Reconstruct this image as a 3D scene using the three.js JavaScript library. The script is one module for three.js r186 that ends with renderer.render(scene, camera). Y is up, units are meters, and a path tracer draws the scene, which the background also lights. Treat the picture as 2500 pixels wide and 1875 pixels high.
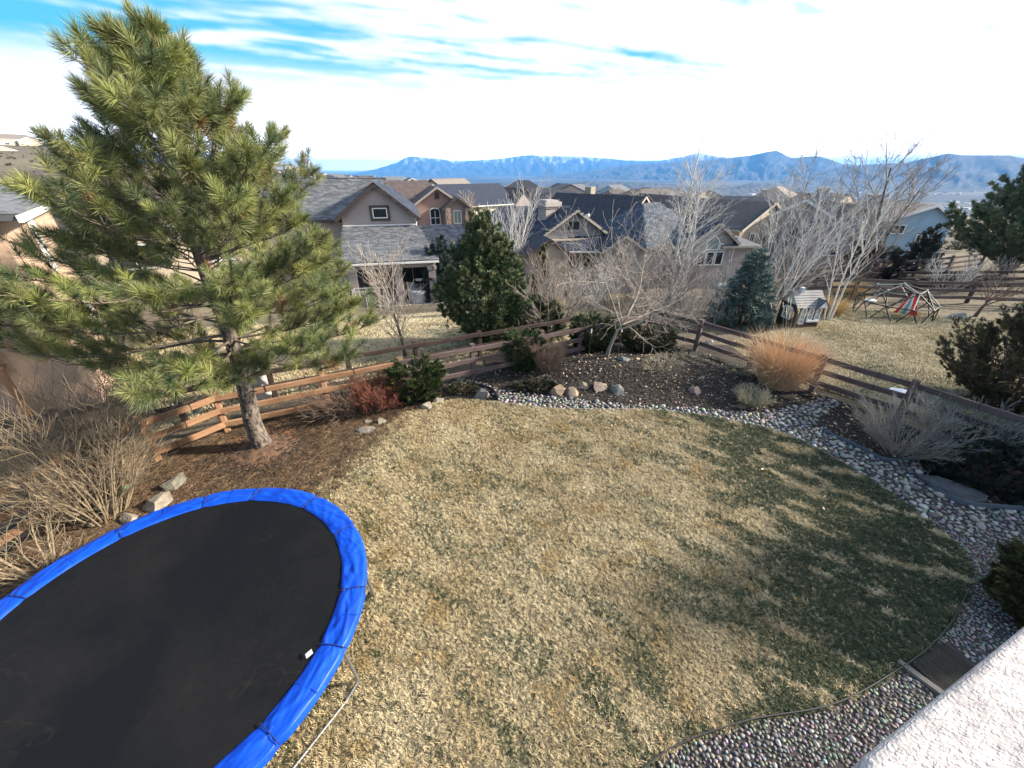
import * as THREE from 'three';
import { ImprovedNoise } from 'three/addons/math/ImprovedNoise.js';
import { mergeGeometries, mergeVertices } from 'three/addons/utils/BufferGeometryUtils.js';

// ---------------------------------------------------------------- camera, sky, sun, exposure
const R = Math.PI / 180, { sin, cos, sqrt, abs, min, max, floor, hypot, PI, atan2, exp, pow } = Math;
const scene = new THREE.Scene();
const camera = new THREE.PerspectiveCamera(87.27, 4 / 3, 0.05, 90000);
camera.position.set(0, 5.7, 0);
camera.lookAt(0, 5.7 - sin(27.9 * R), -cos(27.9 * R));
const renderer = new THREE.WebGLRenderer({ antialias: true });
renderer.toneMapping = THREE.LinearToneMapping;
renderer.toneMappingExposure = 2.65;
renderer.shadowMap.enabled = true;
const SUN_AZ = 84, SUN_EL = 25;                                   // degrees right of straight ahead, degrees up
const sunDir = new THREE.Vector3(sin(SUN_AZ * R) * cos(SUN_EL * R), sin(SUN_EL * R), -cos(SUN_AZ * R) * cos(SUN_EL * R));
const sun = new THREE.DirectionalLight(new THREE.Color().setRGB(1, 0.89, 0.73), 5.0);
sun.position.copy(sunDir).multiplyScalar(60); sun.castShadow = true; sun.shadow.radius = 7;
Object.assign(sun.shadow.camera, { left: -45, right: 45, top: 45, bottom: -45, far: 200 });
sun.shadow.mapSize.set(4096, 4096);
scene.add(sun, sun.target);
scene.fog = new THREE.FogExp2(new THREE.Color().setRGB(0.13, 0.44, 1.0), 0.000072);

// ---------------------------------------------------------------- chance and noise
function rng(seed) { let a = seed >>> 0; return () => { a = (a + 0x6d2b79f5) | 0; let t = Math.imul(a ^ (a >>> 15), 1 | a); t = (t + Math.imul(t ^ (t >>> 7), 61 | t)) ^ t; return ((t ^ (t >>> 14)) >>> 0) / 4294967296; }; }
const PN = new ImprovedNoise();
const noise = (x, y = 0, z = 0) => PN.noise(x + 100.37, y + 57.11, z + 13.7);
function fbm(x, y, z = 0, n = 4) { let s = 0, a = 0.5, f = 1; for (let i = 0; i < n; i++) { s += a * noise(x * f, y * f, z + i * 7.3); a *= 0.5; f *= 2.03; } return s; }
const clamp = (x, a = 0, b = 1) => min(b, max(a, x)), lerp = (a, b, t) => a + (b - a) * t, sstep = (a, b, x) => { const t = clamp((x - a) / (b - a)); return t * t * (3 - 2 * t); };
const C = (r, g, b) => new THREE.Color().setRGB(r, g, b);
const mixc = (a, b, t) => [lerp(a[0], b[0], t), lerp(a[1], b[1], t), lerp(a[2], b[2], t)];
const V = (x, y, z) => new THREE.Vector3(x, y, z);

// sky: pale bright haze low down, blue with streaks of thin high cloud above
{
  const W = 2048, H = 1024, d = new Float32Array(W * H * 4);
  for (let j = 0; j < H; j++) {
    const el = ((j + 0.5) / H - 0.5) * PI, y = sin(el), ce = cos(el);
    for (let i = 0; i < W; i++) {
      const az = ((i + 0.5) / W - 0.5) * 2 * PI, x = cos(az) * ce, z = sin(az) * ce, o = (j * W + i) * 4;
      const s = x * sunDir.x + y * sunDir.y + z * sunDir.z;
      const glow = 0.35 * pow(max(0, s), 6) + 0.25 * pow(max(0, s), 40);
      let r, g, b;
      if (y <= 0) { r = 0.42; g = 0.4; b = 0.36; }
      else {
        const up = sstep(0.05, 0.55, y), blue = mixc([0.05, 0.29, 0.375], [0.045, 0.15, 0.31], up);
        const px = x / (y + 0.02), pz = -z / (y + 0.02);           // where the ray meets the cloud sheet
        const wx = px + 0.5 * fbm(px * 0.5, pz * 0.5, 3), wz = pz + 0.5 * fbm(px * 0.5, pz * 0.5, 9);
        const a = wx * 0.92 + wz * 0.38, c = -wx * 0.38 + wz * 0.92; // streaks run away to the side
        let n = fbm(a * 0.35, c * 1.1, 1, 6) * 0.75 + 0.4 * fbm(a * 0.9, c * 3.6, 5, 4) + 0.45 * fbm(px * 0.22, pz * 0.22, 12, 2);
        const veil = sstep(0.185, 0.125, y);                         // the low sky is one bright veil
        const side = sstep(-0.2, 0.5, s) * 0.5;
        let cov = sstep(-0.24, 0.22, n + side - 0.19 + 0.62 * fbm(a * 1.6, c * 4.4, 3, 5));
        cov = 1 - (1 - cov) * (1 - veil);
        const lum = lerp(0.56, 0.48, up) + 2.2 * exp(-((y / 0.062) ** 2)), cl = [lum * 1.0, lum * 1.0, lum * 1.02];
        [r, g, b] = mixc(blue, cl, clamp(cov * lerp(1, 0.85, up)));
        const warm = glow; r += warm * 1.0; g += warm * 0.95; b += warm * 0.86;
      }
      d[o] = r; d[o + 1] = g; d[o + 2] = b; d[o + 3] = 1;
    }
  }
  const sky = new THREE.DataTexture(d, W, H, THREE.RGBAFormat, THREE.FloatType);
  sky.mapping = THREE.EquirectangularReflectionMapping; sky.magFilter = THREE.LinearFilter; sky.minFilter = THREE.LinearFilter; sky.wrapS = THREE.RepeatWrapping; sky.needsUpdate = true;
  scene.background = sky; scene.environment = sky;
}

// ---------------------------------------------------------------- names, labels
const used = {};
function numbered(n) { const k = used[n] ?? 0; used[n] = k + 1; return k ? `${n}_${String(k).padStart(3, '0')}` : n; }
function tag(o, label, category, group, kind) { if (label) o.userData.label = label; if (category) o.userData.category = category; if (group) o.userData.group = group; if (kind) o.userData.kind = kind; return o; }
function thing(name, label, category, pos = [0, 0, 0], turn = 0, group, parent) { const o = new THREE.Group(); o.name = numbered(name); o.position.set(...pos); o.rotation.y = turn; scene.add(o); return tag(o, label, category, group); }
function put(mesh, name, parent) { mesh.name = parent ? name : numbered(name); mesh.castShadow = mesh.receiveShadow = true; (parent || scene).add(mesh); return mesh; }
function copyOf(o, pos, turn = 0, scale = 1, label) { const c = o.clone(); c.name = numbered(o.name.replace(/_\d{3}$/, '')); c.userData = { ...o.userData }; if (label) c.userData.label = label; c.position.set(...pos); c.rotation.y = turn; if (Array.isArray(scale)) c.scale.set(...scale); else c.scale.setScalar(scale); scene.add(c); return c; }

// ---------------------------------------------------------------- geometry collector
class G {
  constructor() { this.p = []; this.n = []; this.u = []; this.c = []; this.color = null; }
  v(p, n, u) { this.p.push(p[0], p[1], p[2]); this.n.push(n[0], n[1], n[2]); this.u.push(u[0], u[1]); if (this.color) this.c.push(...this.color); }
  tri(a, b, c, ua = [0, 0], ub = [1, 0], uc = [0, 1]) { const n = nrm(crs(sub(b, a), sub(c, a))); this.v(a, n, ua); this.v(b, n, ub); this.v(c, n, uc); return this; }
  quad(a, b, c, d, uv) {                                          // corners in turn; uv in metres along a-b and a-d unless given
    if (!uv) { const w = len(sub(b, a)), h = len(sub(d, a)), w2 = len(sub(c, d)); uv = [[0, 0], [w, 0], [w2, h], [0, h]]; }
    const n = nrm(crs(sub(c, a), sub(d, b)));
    for (const [q, t] of [[a, uv[0]], [b, uv[1]], [c, uv[2]], [a, uv[0]], [c, uv[2]], [d, uv[3]]]) this.v(q, n, t);
    return this;
  }
  poly(pts, flip) { for (let i = 1; i < pts.length - 1; i++) { const q = flip ? [pts[0], pts[i + 1], pts[i]] : [pts[0], pts[i], pts[i + 1]]; const n = nrm(crs(sub(q[1], q[0]), sub(q[2], q[0]))), ax = abs(n[1]) > 0.8 ? [0, 2] : abs(n[0]) > abs(n[2]) ? [2, 1] : [0, 1]; for (const p of q) this.v(p, n, [p[ax[0]], p[ax[1]]]); } return this; }
  box(c, s, rot = 0, tilt) {                                      // centre, size, turn about y
    const [hx, hy, hz] = [s[0] / 2, s[1] / 2, s[2] / 2], co = cos(rot), si = sin(rot);
    const P = (x, y, z) => [c[0] + x * co + z * si, c[1] + y, c[2] - x * si + z * co];
    const k = [P(-hx, -hy, hz), P(hx, -hy, hz), P(hx, hy, hz), P(-hx, hy, hz), P(-hx, -hy, -hz), P(hx, -hy, -hz), P(hx, hy, -hz), P(-hx, hy, -hz)];
    this.quad(k[0], k[1], k[2], k[3]).quad(k[1], k[5], k[6], k[2]).quad(k[5], k[4], k[7], k[6]).quad(k[4], k[0], k[3], k[7]).quad(k[3], k[2], k[6], k[7]).quad(k[4], k[5], k[1], k[0]);
    return this;
  }
  tube(pts, radii, sides = 5, cap = false, vs = 1) {              // smooth tube through points
    const N = pts.length; let up = [0.31, 0.17, 0.93], rings = [], L = 0;
    for (let i = 0; i < N; i++) {
      const t = nrm(sub(pts[min(N - 1, i + 1)], pts[max(0, i - 1)]));
      let a = crs(t, up); if (len(a) < 0.05) a = crs(t, [1, 0.2, 0]); a = nrm(a); const b = crs(t, a); up = crs(a, t);
      const r = Array.isArray(radii) ? radii[i] : radii; if (i) L += len(sub(pts[i], pts[i - 1]));
      const ring = []; for (let k = 0; k <= sides; k++) { const q = k / sides * 2 * PI, n = [a[0] * cos(q) + b[0] * sin(q), a[1] * cos(q) + b[1] * sin(q), a[2] * cos(q) + b[2] * sin(q)]; ring.push([[pts[i][0] + n[0] * r, pts[i][1] + n[1] * r, pts[i][2] + n[2] * r], n, [k / sides, L * vs]]); }
      rings.push(ring);
    }
    for (let i = 0; i < N - 1; i++) for (let k = 0; k < sides; k++) { const a = rings[i][k], b = rings[i][k + 1], c = rings[i + 1][k + 1], d = rings[i + 1][k]; for (const q of [a, b, c, a, c, d]) this.v(...q); }
    if (cap) for (const [ring, f] of [[rings[0], 1], [rings[N - 1], 0]]) this.poly(ring.slice(0, sides).map((q) => q[0]), !f);
    return this;
  }
  beam(a, b, w, h, o = {}) {                                      // a timber from a to b, w across, h deep, chamfered, a little uneven
    const t = nrm(sub(b, a)), L = len(sub(b, a)), up0 = o.up || (abs(t[1]) > 0.9 ? [0, 0, 1] : [0, 1, 0]), s = nrm(crs(t, up0)), u = crs(s, t), ch = o.ch ?? 0.012, N = o.n ?? max(1, floor(L / 0.4)), rough = o.rough ?? 0, sd = o.seed ?? 0;
    const X = w / 2, Y = h / 2, prof = [[X, -Y + ch], [X, Y - ch], [X - ch, Y], [-X + ch, Y], [-X, Y - ch], [-X, -Y + ch], [-X + ch, -Y], [X - ch, -Y]];
    const rings = []; for (let i = 0; i <= N; i++) { const q = i / N, sag = (o.sag ?? 0) * sin(q * PI), r1 = rough * noise(i * 0.9 + sd, 1.3), r2 = rough * noise(i * 0.9 + sd, 7.7); rings.push(prof.map(([x, y], k) => { const e = rough * noise(i * 1.3 + sd, k * 1.7), X2 = x * (1 + r1 * 3) + e, Y2 = y * (1 + r2 * 3) - sag + r2; return [a[0] + t[0] * L * q + s[0] * X2 + u[0] * Y2, a[1] + t[1] * L * q + s[1] * X2 + u[1] * Y2, a[2] + t[2] * L * q + s[2] * X2 + u[2] * Y2]; })); }
    const off = sd * 1.37; let per = 0; const pu = prof.map((p, k) => { const q = prof[(k + 1) % 8], x = per; per += hypot(q[0] - p[0], q[1] - p[1]); return [x, per]; });
    for (let i = 0; i < N; i++) for (let k = 0; k < 8; k++) this.quad(rings[i][k], rings[i + 1][k], rings[i + 1][(k + 1) % 8], rings[i][(k + 1) % 8], [[i / N * L + off, pu[k][0] + off], [(i + 1) / N * L + off, pu[k][0] + off], [(i + 1) / N * L + off, pu[k][1] + off], [i / N * L + off, pu[k][1] + off]]);
    this.poly(rings[0], false); this.poly(rings[N], true);
    return this;
  }
  geo() { const g = new THREE.BufferGeometry(); g.setAttribute('position', new THREE.Float32BufferAttribute(this.p, 3)); g.setAttribute('normal', new THREE.Float32BufferAttribute(this.n, 3)); g.setAttribute('uv', new THREE.Float32BufferAttribute(this.u, 2)); if (this.c.length) g.setAttribute('color', new THREE.Float32BufferAttribute(this.c, 3)); return g; }
  to(name, mat, parent) { return put(new THREE.Mesh(this.geo(), mat), name, parent); }
}
function sub(a, b) { return [a[0] - b[0], a[1] - b[1], a[2] - b[2]]; } function add(a, b, k = 1) { return [a[0] + b[0] * k, a[1] + b[1] * k, a[2] + b[2] * k]; }
function crs(a, b) { return [a[1] * b[2] - a[2] * b[1], a[2] * b[0] - a[0] * b[2], a[0] * b[1] - a[1] * b[0]]; } function dot(a, b) { return a[0] * b[0] + a[1] * b[1] + a[2] * b[2]; }
function len(a) { return hypot(a[0], a[1], a[2]); } function nrm(a) { const l = len(a) || 1; return [a[0] / l, a[1] / l, a[2] / l]; }
function mixv(a, b, t) { return [lerp(a[0], b[0], t), lerp(a[1], b[1], t), lerp(a[2], b[2], t)]; }
function smoothed(g) { const q = g.geo ? g.geo() : g; q.deleteAttribute('normal'); q.deleteAttribute('uv'); const m = mergeVertices(q, 1e-4); const p = m.attributes.position, uv = []; for (let i = 0; i < p.count; i++) uv.push(p.getX(i), p.getZ(i)); m.setAttribute('uv', new THREE.Float32BufferAttribute(uv, 2)); m.computeVertexNormals(); return m; }
// many small copies of one shape: list of [x,y,z, turn, pitch, roll, scale or [sx,sy,sz], colour]
function scatter(name, geo, mat, list, parent) {
  const m = new THREE.InstancedMesh(geo, mat, list.length), o = new THREE.Object3D(); o.rotation.order = 'YXZ'; const c = new THREE.Color();
  list.forEach((q, i) => { o.position.set(q[0], q[1], q[2]); o.rotation.set(q[4], q[3], q[5]); Array.isArray(q[6]) ? o.scale.set(...q[6]) : o.scale.setScalar(q[6]); o.updateMatrix(); m.setMatrixAt(i, o.matrix); if (q[7]) m.setColorAt(i, c.setRGB(...q[7])); });
  return put(m, name, parent);
}
const JOIN = (l) => mergeGeometries(l);

// ---------------------------------------------------------------- textures (tileable noise on a torus of cells)
function tile(seed) { const r = rng(seed), N = 64, t = Float32Array.from({ length: N * N }, r); return (u, v, f) => { const x = u * f, y = v * f, i = floor(x), j = floor(y), a = x - i, b = y - j, s = a * a * (3 - 2 * a), q = b * b * (3 - 2 * b), F = (p, k) => t[((((k % f) + f) % f) * 37 % N) * N + (((p % f) + f) % f) % N]; return lerp(lerp(F(i, j), F(i + 1, j), s), lerp(F(i, j + 1), F(i + 1, j + 1), s), q); }; }
function tex(w, h, fn, srgb = true, rep) {
  const d = new Uint8Array(w * h * 4), enc = (x) => 255 * clamp(srgb ? (x <= 0.0031308 ? 12.92 * x : 1.055 * pow(x, 1 / 2.4) - 0.055) : x);
  for (let j = 0; j < h; j++) for (let i = 0; i < w; i++) { const c = fn(i / w, j / h, i, j), o = (j * w + i) * 4; if (typeof c === 'number') d[o] = d[o + 1] = d[o + 2] = enc(c); else { d[o] = enc(c[0]); d[o + 1] = enc(c[1]); d[o + 2] = enc(c[2]); } d[o + 3] = 255; }
  const t = new THREE.DataTexture(d, w, h); t.magFilter = THREE.LinearFilter; t.minFilter = THREE.LinearMipmapLinearFilter; t.generateMipmaps = true; t.wrapS = t.wrapT = THREE.RepeatWrapping; if (srgb) t.colorSpace = THREE.SRGBColorSpace; if (rep) t.repeat.set(...rep); t.needsUpdate = true; return t;
}
const T1 = tile(11), T2 = tile(23), T3 = tile(37);
const fT = (u, v, f = 4, n = 4, T = T1) => { let s = 0, a = 0.5; for (let i = 0; i < n; i++) { s += a * T(u, v, min(64, f << i)); a *= 0.5; } return s; };
const M = (o) => new THREE.MeshStandardMaterial({ roughness: 0.9, metalness: 0, ...o });
// ---------------------------------------------------------------- the land: height by distance and bearing
const DK = [0, 13, 20, 27, 35, 60, 120, 200, 400, 800, 1600, 3500, 12000, 40000], AK = [-180, -75, -46, -28, -18, 0, 25, 42, 55, 180];
const FAR_FLAT = [0, 0, 0, 0, 0, 0, 0, 0, 0, 0, 0, -50, -150, -150];
const YK = [FAR_FLAT,
  [0, 0, 0, 0, 0, 0, 2, 6, 20, 24, 26, 0, -150, -150],
  [0, 0, 0, -0.2, -0.5, -0.6, 1, 6, 19, 24, 26, 0, -150, -150],
  [0, 0, -0.7, -1.2, -1.5, -1.8, -2.5, -3, -4, 0, 27, 0, -150, -150],
  [0, 0, -0.9, -1.9, -2.4, -3, -4, -5, -6, -12, -40, -150, -150, -150],
  [0, 0, -0.9, -2.1, -3, -4.3, -5.5, -8, -16, -45, -100, -150, -150, -150],
  [0, 0, -0.4, -1.2, -2.4, -4.5, -6, -9, -20, -50, -110, -150, -150, -150],
  [0, 0, -0.1, -0.3, -0.5, -2, -6, -9, -20, -50, -110, -150, -150, -150],
  [0, 0, 0, 0, 0.2, 0, -4, -9, -20, -50, -110, -150, -150, -150], FAR_FLAT];
function ground(x, z) {
  const D = min(39999, hypot(x, z)), a = atan2(x, -z) / R; let i = 0, j = 0;
  while (i < AK.length - 2 && AK[i + 1] <= a) i++; while (j < DK.length - 2 && DK[j + 1] <= D) j++;
  const f = clamp((a - AK[i]) / (AK[i + 1] - AK[i])), s = f * f * (3 - 2 * f), t = (D - DK[j]) / (DK[j + 1] - DK[j]);
  return lerp(lerp(YK[i][j], YK[i][j + 1], t), lerp(YK[i + 1][j], YK[i + 1][j + 1], t), s);
}
const inside = (poly, x, z) => { let c = false; for (let i = 0, j = poly.length - 1; i < poly.length; j = i++) { const [a, b] = poly[i], [p, q] = poly[j]; if ((b > z) !== (q > z) && x < (p - a) * (z - b) / (q - b) + a) c = !c; } return c; };
function edgeDist(poly, x, z) { let d = 1e9; for (let i = 0, j = poly.length - 1; i < poly.length; j = i++) { const [a, b] = poly[i], [p, q] = poly[j], l = (p - a) ** 2 + (q - b) ** 2, t = clamp(((x - a) * (p - a) + (z - b) * (q - b)) / l); d = min(d, hypot(x - a - t * (p - a), z - b - t * (q - b))); } return d; }
const smooth = (pts, closed, k = 6) => new THREE.CatmullRomCurve3(pts.map(([x, z]) => V(x, 0, z)), closed, 'centripetal').getPoints(pts.length * k).map((p) => [p.x, p.z]);

// outlines in the yard, in metres
const lawnEdge = smooth([[-5.0, -6.5], [-4.45, -7.5], [-3.5, -8.45], [-2.14, -9.6], [-1.4, -9.78], [-0.59, -9.7], [0.92, -9.3], [2.3, -9.22], [3.67, -9.22], [5.46, -8.78], [6.7, -8.05], [7.37, -6.73], [7.62, -5.5], [7.6, -4.62], [6.89, -3.87], [5.54, -3.08], [4.95, -2.83], [3.85, -2.45], [2.65, -2.27], [1.59, -1.96], [0.6, -1.3], [-0.5, -0.6], [-3, 0.2], [-6.5, -0.5], [-7.2, -2.8], [-6.2, -4.8]], true);
const rockEdge = [[-3.2, -9.4], [-2.2, -10.2], [-1.36, -10.6], [-2.3, -11.55], [-1.25, -10.95], [-0.75, -10.66], [-0.16, -10.21], [0.9, -10.02], [1.6, -9.86], [2.99, -9.53], [4.99, -9.33], [6.26, -9.07], [7.26, -9.28], [8.02, -9.53], [8.75, -9.92], [9.1, -9.6], [8.05, -8.91], [7.73, -8.57], [7.72, -8.06], [8.03, -7.53], [8.21, -7.11], [9.03, -7.11], [8.85, -6.75], [8.55, -6.42], [8.45, -6.12], [8.68, -5.75], [9.14, -5.64], [10.6, -5.4], [12, -4], [9, 0.5], [3, 0.8], [0, -0.2], [0, -6], [-0.3, -9.6], [-0.6, -10.28], [-1.0, -10.5], [-1.36, -10.6], [-2.2, -10.2]];
const yardEdge = [[-9.0, 1], [-8.7, -4.5], [-8.1, -7.05], [-7.1, -8.4], [-1.25, -11.3], [2.3, -13.0], [5.3, -14.5], [6.6, -13.3], [8.7, -10.35], [10, -8.6], [11, -6.2], [12.5, 1]];
function sheet(name, poly, y, mat, parent, down = 0) {
  const s = new THREE.Shape(poly.map(([x, z]) => new THREE.Vector2(x, -z))), g = new THREE.ShapeGeometry(s); g.rotateX(-PI / 2); g.translate(0, y, 0);
  return put(new THREE.Mesh(g, mat), name, parent);
}
// materials of the ground
const soilMap = tex(512, 512, (u, v) => { const n = fT(u, v, 8, 4), m = fT(u, v, 32, 2, T2); return mixc([0.010, 0.008, 0.007], [0.045, 0.034, 0.028], clamp(n * 1.3 - 0.2 + (m - 0.4) * 0.9)); }, true, [0.7, 0.7]);
const bump = (f, n, T, rep, s = 256) => tex(s, s, (u, v) => fT(u, v, f, n, T), false, rep);
const soilBump = bump(16, 3, T2, [0.9, 0.9]);
const turfMap = tex(512, 512, (u, v) => { const n = fT(u, v, 16, 3), m = fT(u, v, 4, 3, T2); return mixc([0.05, 0.042, 0.024], [0.26, 0.215, 0.13], clamp(n * 1.5 - 0.25 + (m - 0.4) * 0.5)); }, true, [0.9, 0.9]);
const MAT = {
  soil: M({ map: soilMap, bumpMap: soilBump, bumpScale: 0.02, roughness: 1 }),
  turf: M({ map: turfMap, bumpMap: soilBump, bumpScale: 0.015, roughness: 1 }),
  gravelBase: M({ color: C(0.05, 0.045, 0.042), map: null, bumpMap: soilBump, bumpScale: 0.03, roughness: 1 }),
};
// the ground sheet, out to where the plain meets the mountains
{
  const rings = []; for (let r = 0, k = 0; r < 26000; k++) { rings.push(r); r += r < 15 ? 1.2 : r * 0.055; } rings.push(30000);
  const g = new G(), NA = 300, col = (x, z) => {
    const D = hypot(x, z), n = fbm(x * 0.04, z * 0.04, 2), m = fbm(x * 0.35, z * 0.35, 5, 3);
    let c = mixc([0.21, 0.165, 0.10], [0.10, 0.085, 0.06], clamp(0.5 + n * 1.6 + m * 0.9));
    if (D > 200) c = mixc(c, mixc([0.15, 0.125, 0.09], [0.03, 0.035, 0.03], sstep(-0.22, 0.1, fbm(x * 0.0011, z * 0.0011, 8, 5))), sstep(200, 900, D));
    return c;
  };
  const P = (i, k) => { const a = k / NA * 2 * PI, x = sin(a) * rings[i], z = -cos(a) * rings[i]; return [x, ground(x, z) + (rings[i] > 3000 ? 18 * fbm(x * 0.0006, z * 0.0006, 4) : 0) + (rings[i] < 16 ? -0.03 : 0), z]; };
  const pos = [], cols = [], uv = [], idx = [];
  rings.forEach((r, i) => { for (let k = 0; k <= NA; k++) { const p = P(i, k % NA); pos.push(...p); cols.push(...col(p[0], p[2])); uv.push(p[0], p[2]); } });
  for (let i = 0; i < rings.length - 1; i++) for (let k = 0; k < NA; k++) { const a = i * (NA + 1) + k, b = a + 1, c = a + NA + 1, d = c + 1; idx.push(a, b, d, a, d, c); }
  const geo = new THREE.BufferGeometry(); geo.setAttribute('position', new THREE.Float32BufferAttribute(pos, 3)); geo.setAttribute('color', new THREE.Float32BufferAttribute(cols, 3)); geo.setAttribute('uv', new THREE.Float32BufferAttribute(uv, 2)); geo.setIndex(idx); geo.computeVertexNormals();
  const gm = tex(512, 512, (u, v) => { const n = fT(u, v, 16, 3), m = fT(u, v, 4, 3, T2); return 0.45 + 0.9 * clamp(n * 0.9 + (m - 0.45) * 0.5); }, false, [0.55, 0.55]);
  tag(put(new THREE.Mesh(geo, M({ vertexColors: true, map: gm, bumpMap: soilBump, bumpScale: 0.03, roughness: 1 })), 'ground'), 'dry winter grassland sloping from the yards down to the plain', null, null, 'structure');
}
tag(sheet('mulch_bed', yardEdge, 0.006, MAT.soil), 'dark shredded bark mulch beds inside the rail fence', null, null, 'structure');
const lawn = tag(sheet('lawn', lawnEdge, 0.022, MAT.turf), 'dormant straw coloured back lawn with green patches', null, null, 'structure');
const rockBed = new THREE.Group(); rockBed.name = 'river_rock_bed'; scene.add(rockBed); tag(rockBed, 'river rock strip curving between the lawn and the mulch bed', null, null, 'structure');
sheet('bed_base', rockEdge.slice(0, 3).concat(rockEdge.slice(3)), 0.012, MAT.gravelBase, rockBed);

// the mound of mulch in the far bed
const MOUND = [3.6, -11.6];
const mound = (x, z) => 0.42 * exp(-(((x - MOUND[0]) / 2.6) ** 2) - ((z - MOUND[1]) / 1.25) ** 2);
{
  const g = new THREE.PlaneGeometry(9, 4.6, 60, 32); g.rotateX(-PI / 2); const p = g.attributes.position, uv = g.attributes.uv;
  for (let i = 0; i < p.count; i++) { const x = p.getX(i) + MOUND[0], z = p.getZ(i) + MOUND[1]; p.setXYZ(i, x, -0.01 + mound(x, z) + 0.03 * fbm(x * 2, z * 2), z); uv.setXY(i, x, z); }
  g.computeVertexNormals(); tag(put(new THREE.Mesh(g, MAT.soil), 'mulch_mound'), 'low mound of dark mulch around the small bare tree', null, null, 'structure');
}
const yardY = (x, z) => max(0.006, mound(x, z) - 0.01);

// ---------------------------------------------------------------- mountains
{
  const ramp = (tab, a) => { if (a <= tab[0][0]) return tab[0][1]; for (let i = 0; i < tab.length - 1; i++) if (a < tab[i + 1][0]) { const t = (a - tab[i][0]) / (tab[i + 1][0] - tab[i][0]); return lerp(tab[i][1], tab[i + 1][1], t * t * (3 - 2 * t) * 0.5 + t * 0.5); } return tab[tab.length - 1][1]; };
  function range(name, label, tab, D0, D1, base, o) {
    const A0 = tab[0][0], A1 = tab[tab.length - 1][0], NA = o.na || 360, ND = o.nd || 40, pos = [], col = [], idx = [];
    for (let i = 0; i <= NA; i++) {
      const a = lerp(A0, A1, i / NA), e = ramp(tab, a) + o.jag * fbm(a * 1.7, 2.2, D1 * 0.01, 5), top = 5.7 + D1 * Math.tan(e * R), fade = 1;
      for (let j = 0; j <= ND; j++) {
        const t = j / ND, D = lerp(D0, D1 * 1.12, t), tr = (D1 - D0) / (D1 * 1.12 - D0), x = sin(a * R) * D, z = -cos(a * R) * D;
        const q = t < tr ? t / tr : 1 - (t - tr) / (1 - tr) * 0.8, f = q * 0.55 + 0.45 * q * q;
        const wa = a + 1.6 * fbm(a * 0.3, t * 1.5, 21, 2), rid = 1 - abs(fbm(wa * o.rib, t * 3.2 + a * 0.15, 3 + D1 * 0.001, 5)) * 3.2, bite = 4 * q * (1 - q);
        let y = lerp(base, top, f) + bite * (rid - 0.6) * (top - base) * o.rough;
        pos.push(x, t >= tr ? min(y, lerp(base, top, f)) : y, z);
        const snow = o.snow ? sstep(o.snow[0], o.snow[1], (y - base) / 900 + 0.9 * fbm(a * 1.9, t * 5, 6, 4)) * sstep(0.3, 0.5, q) : 0, tree = sstep(-0.1, 0.16, fbm(a * 2.2, t * 7, 9, 4));
        col.push(...mixc(mixc([0.075, 0.07, 0.065], [0.018, 0.026, 0.026], tree), [0.75, 0.78, 0.82], snow));
      }
    }
    for (let i = 0; i < NA; i++) for (let j = 0; j < ND; j++) { const a = i * (ND + 1) + j, b = a + ND + 1; idx.push(a, b + 1, b, a, a + 1, b + 1); }
    const g = new THREE.BufferGeometry(); g.setAttribute('position', new THREE.Float32BufferAttribute(pos, 3)); g.setAttribute('color', new THREE.Float32BufferAttribute(col, 3)); g.setIndex(idx); g.computeVertexNormals();
    tag(put(new THREE.Mesh(g, M({ vertexColors: true, roughness: 1, side: THREE.DoubleSide })), name), label, null, null, 'structure');
  }
  const far = [[-19.5, -0.35], [-18.3, -0.1], [-17, 0.1], [-15.6, 0.44], [-14.2, 0.83], [-13, 1.38], [-12.2, 1.53], [-9.5, 1.35], [-6.9, 1.0], [-2.6, 1.21], [1.9, 1.71], [5.4, 1.61], [8.8, 1.55], [11.6, 1.34], [14.3, 1.08], [17.5, 1.01], [20, 1.38], [21.7, 1.82], [24.5, 1.33], [27.3, 1.08], [30.9, 0.8], [34, 0.5]];
  const near = [[3, -0.6], [4.1, -0.47], [6.5, -0.37], [10.6, 0.14], [13.8, 0.59], [16.4, 0.73], [19.6, 0.91], [23.6, 1.11], [26.3, 1.4], [29.6, 1.92], [31.2, 1.21], [33.1, 1.35], [33.6, 1.34], [35.9, 0.61], [38.8, 0.3], [42, 0]];
  const right = [[31, -0.75], [33.6, -0.13], [36, 0.45], [38, 0.6], [40.4, 0.69], [42, 1.09], [43.2, 1.43], [44.2, 1.26], [46.9, 1.2], [47.9, 0.98], [50.1, 1.05], [56, 1.4], [64, 0.9]];
  const mesa = [[3, -2.0], [4.4, -1.62], [6.7, -1.4], [9.3, -1.16], [13.5, -1.19], [20.1, -1.4], [22.2, -1.8], [24.2, -1.92], [26.1, -1.56], [28.2, -1.2], [29.7, -1.23], [31.6, -1.48], [34.1, -1.75], [37, -2]];
  range('far_mountains', 'pale blue snow streaked mountain range farthest along the horizon', far, 15000, 20000, -170, { jag: 0.07, rib: 0.6, rough: 0.20, snow: [0.62, 0.9] });
  range('near_mountains', 'darker blue mountain with a pointed summit before the snowy range', near, 8800, 11800, -170, { jag: 0.07, rib: 0.45, rough: 0.22, snow: [0.95, 1.2] });
  range('right_mountains', 'long dark blue mountain ridge beyond the blue house', right, 5800, 8400, -170, { jag: 0.05, rib: 0.3, rough: 0.16 });
  range('wooded_mesa', 'low dark wooded mesa on the plain before the mountains', mesa, 3400, 4400, -150, { jag: 0.05, rib: 1.5, rough: 0.12 });
}
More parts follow.
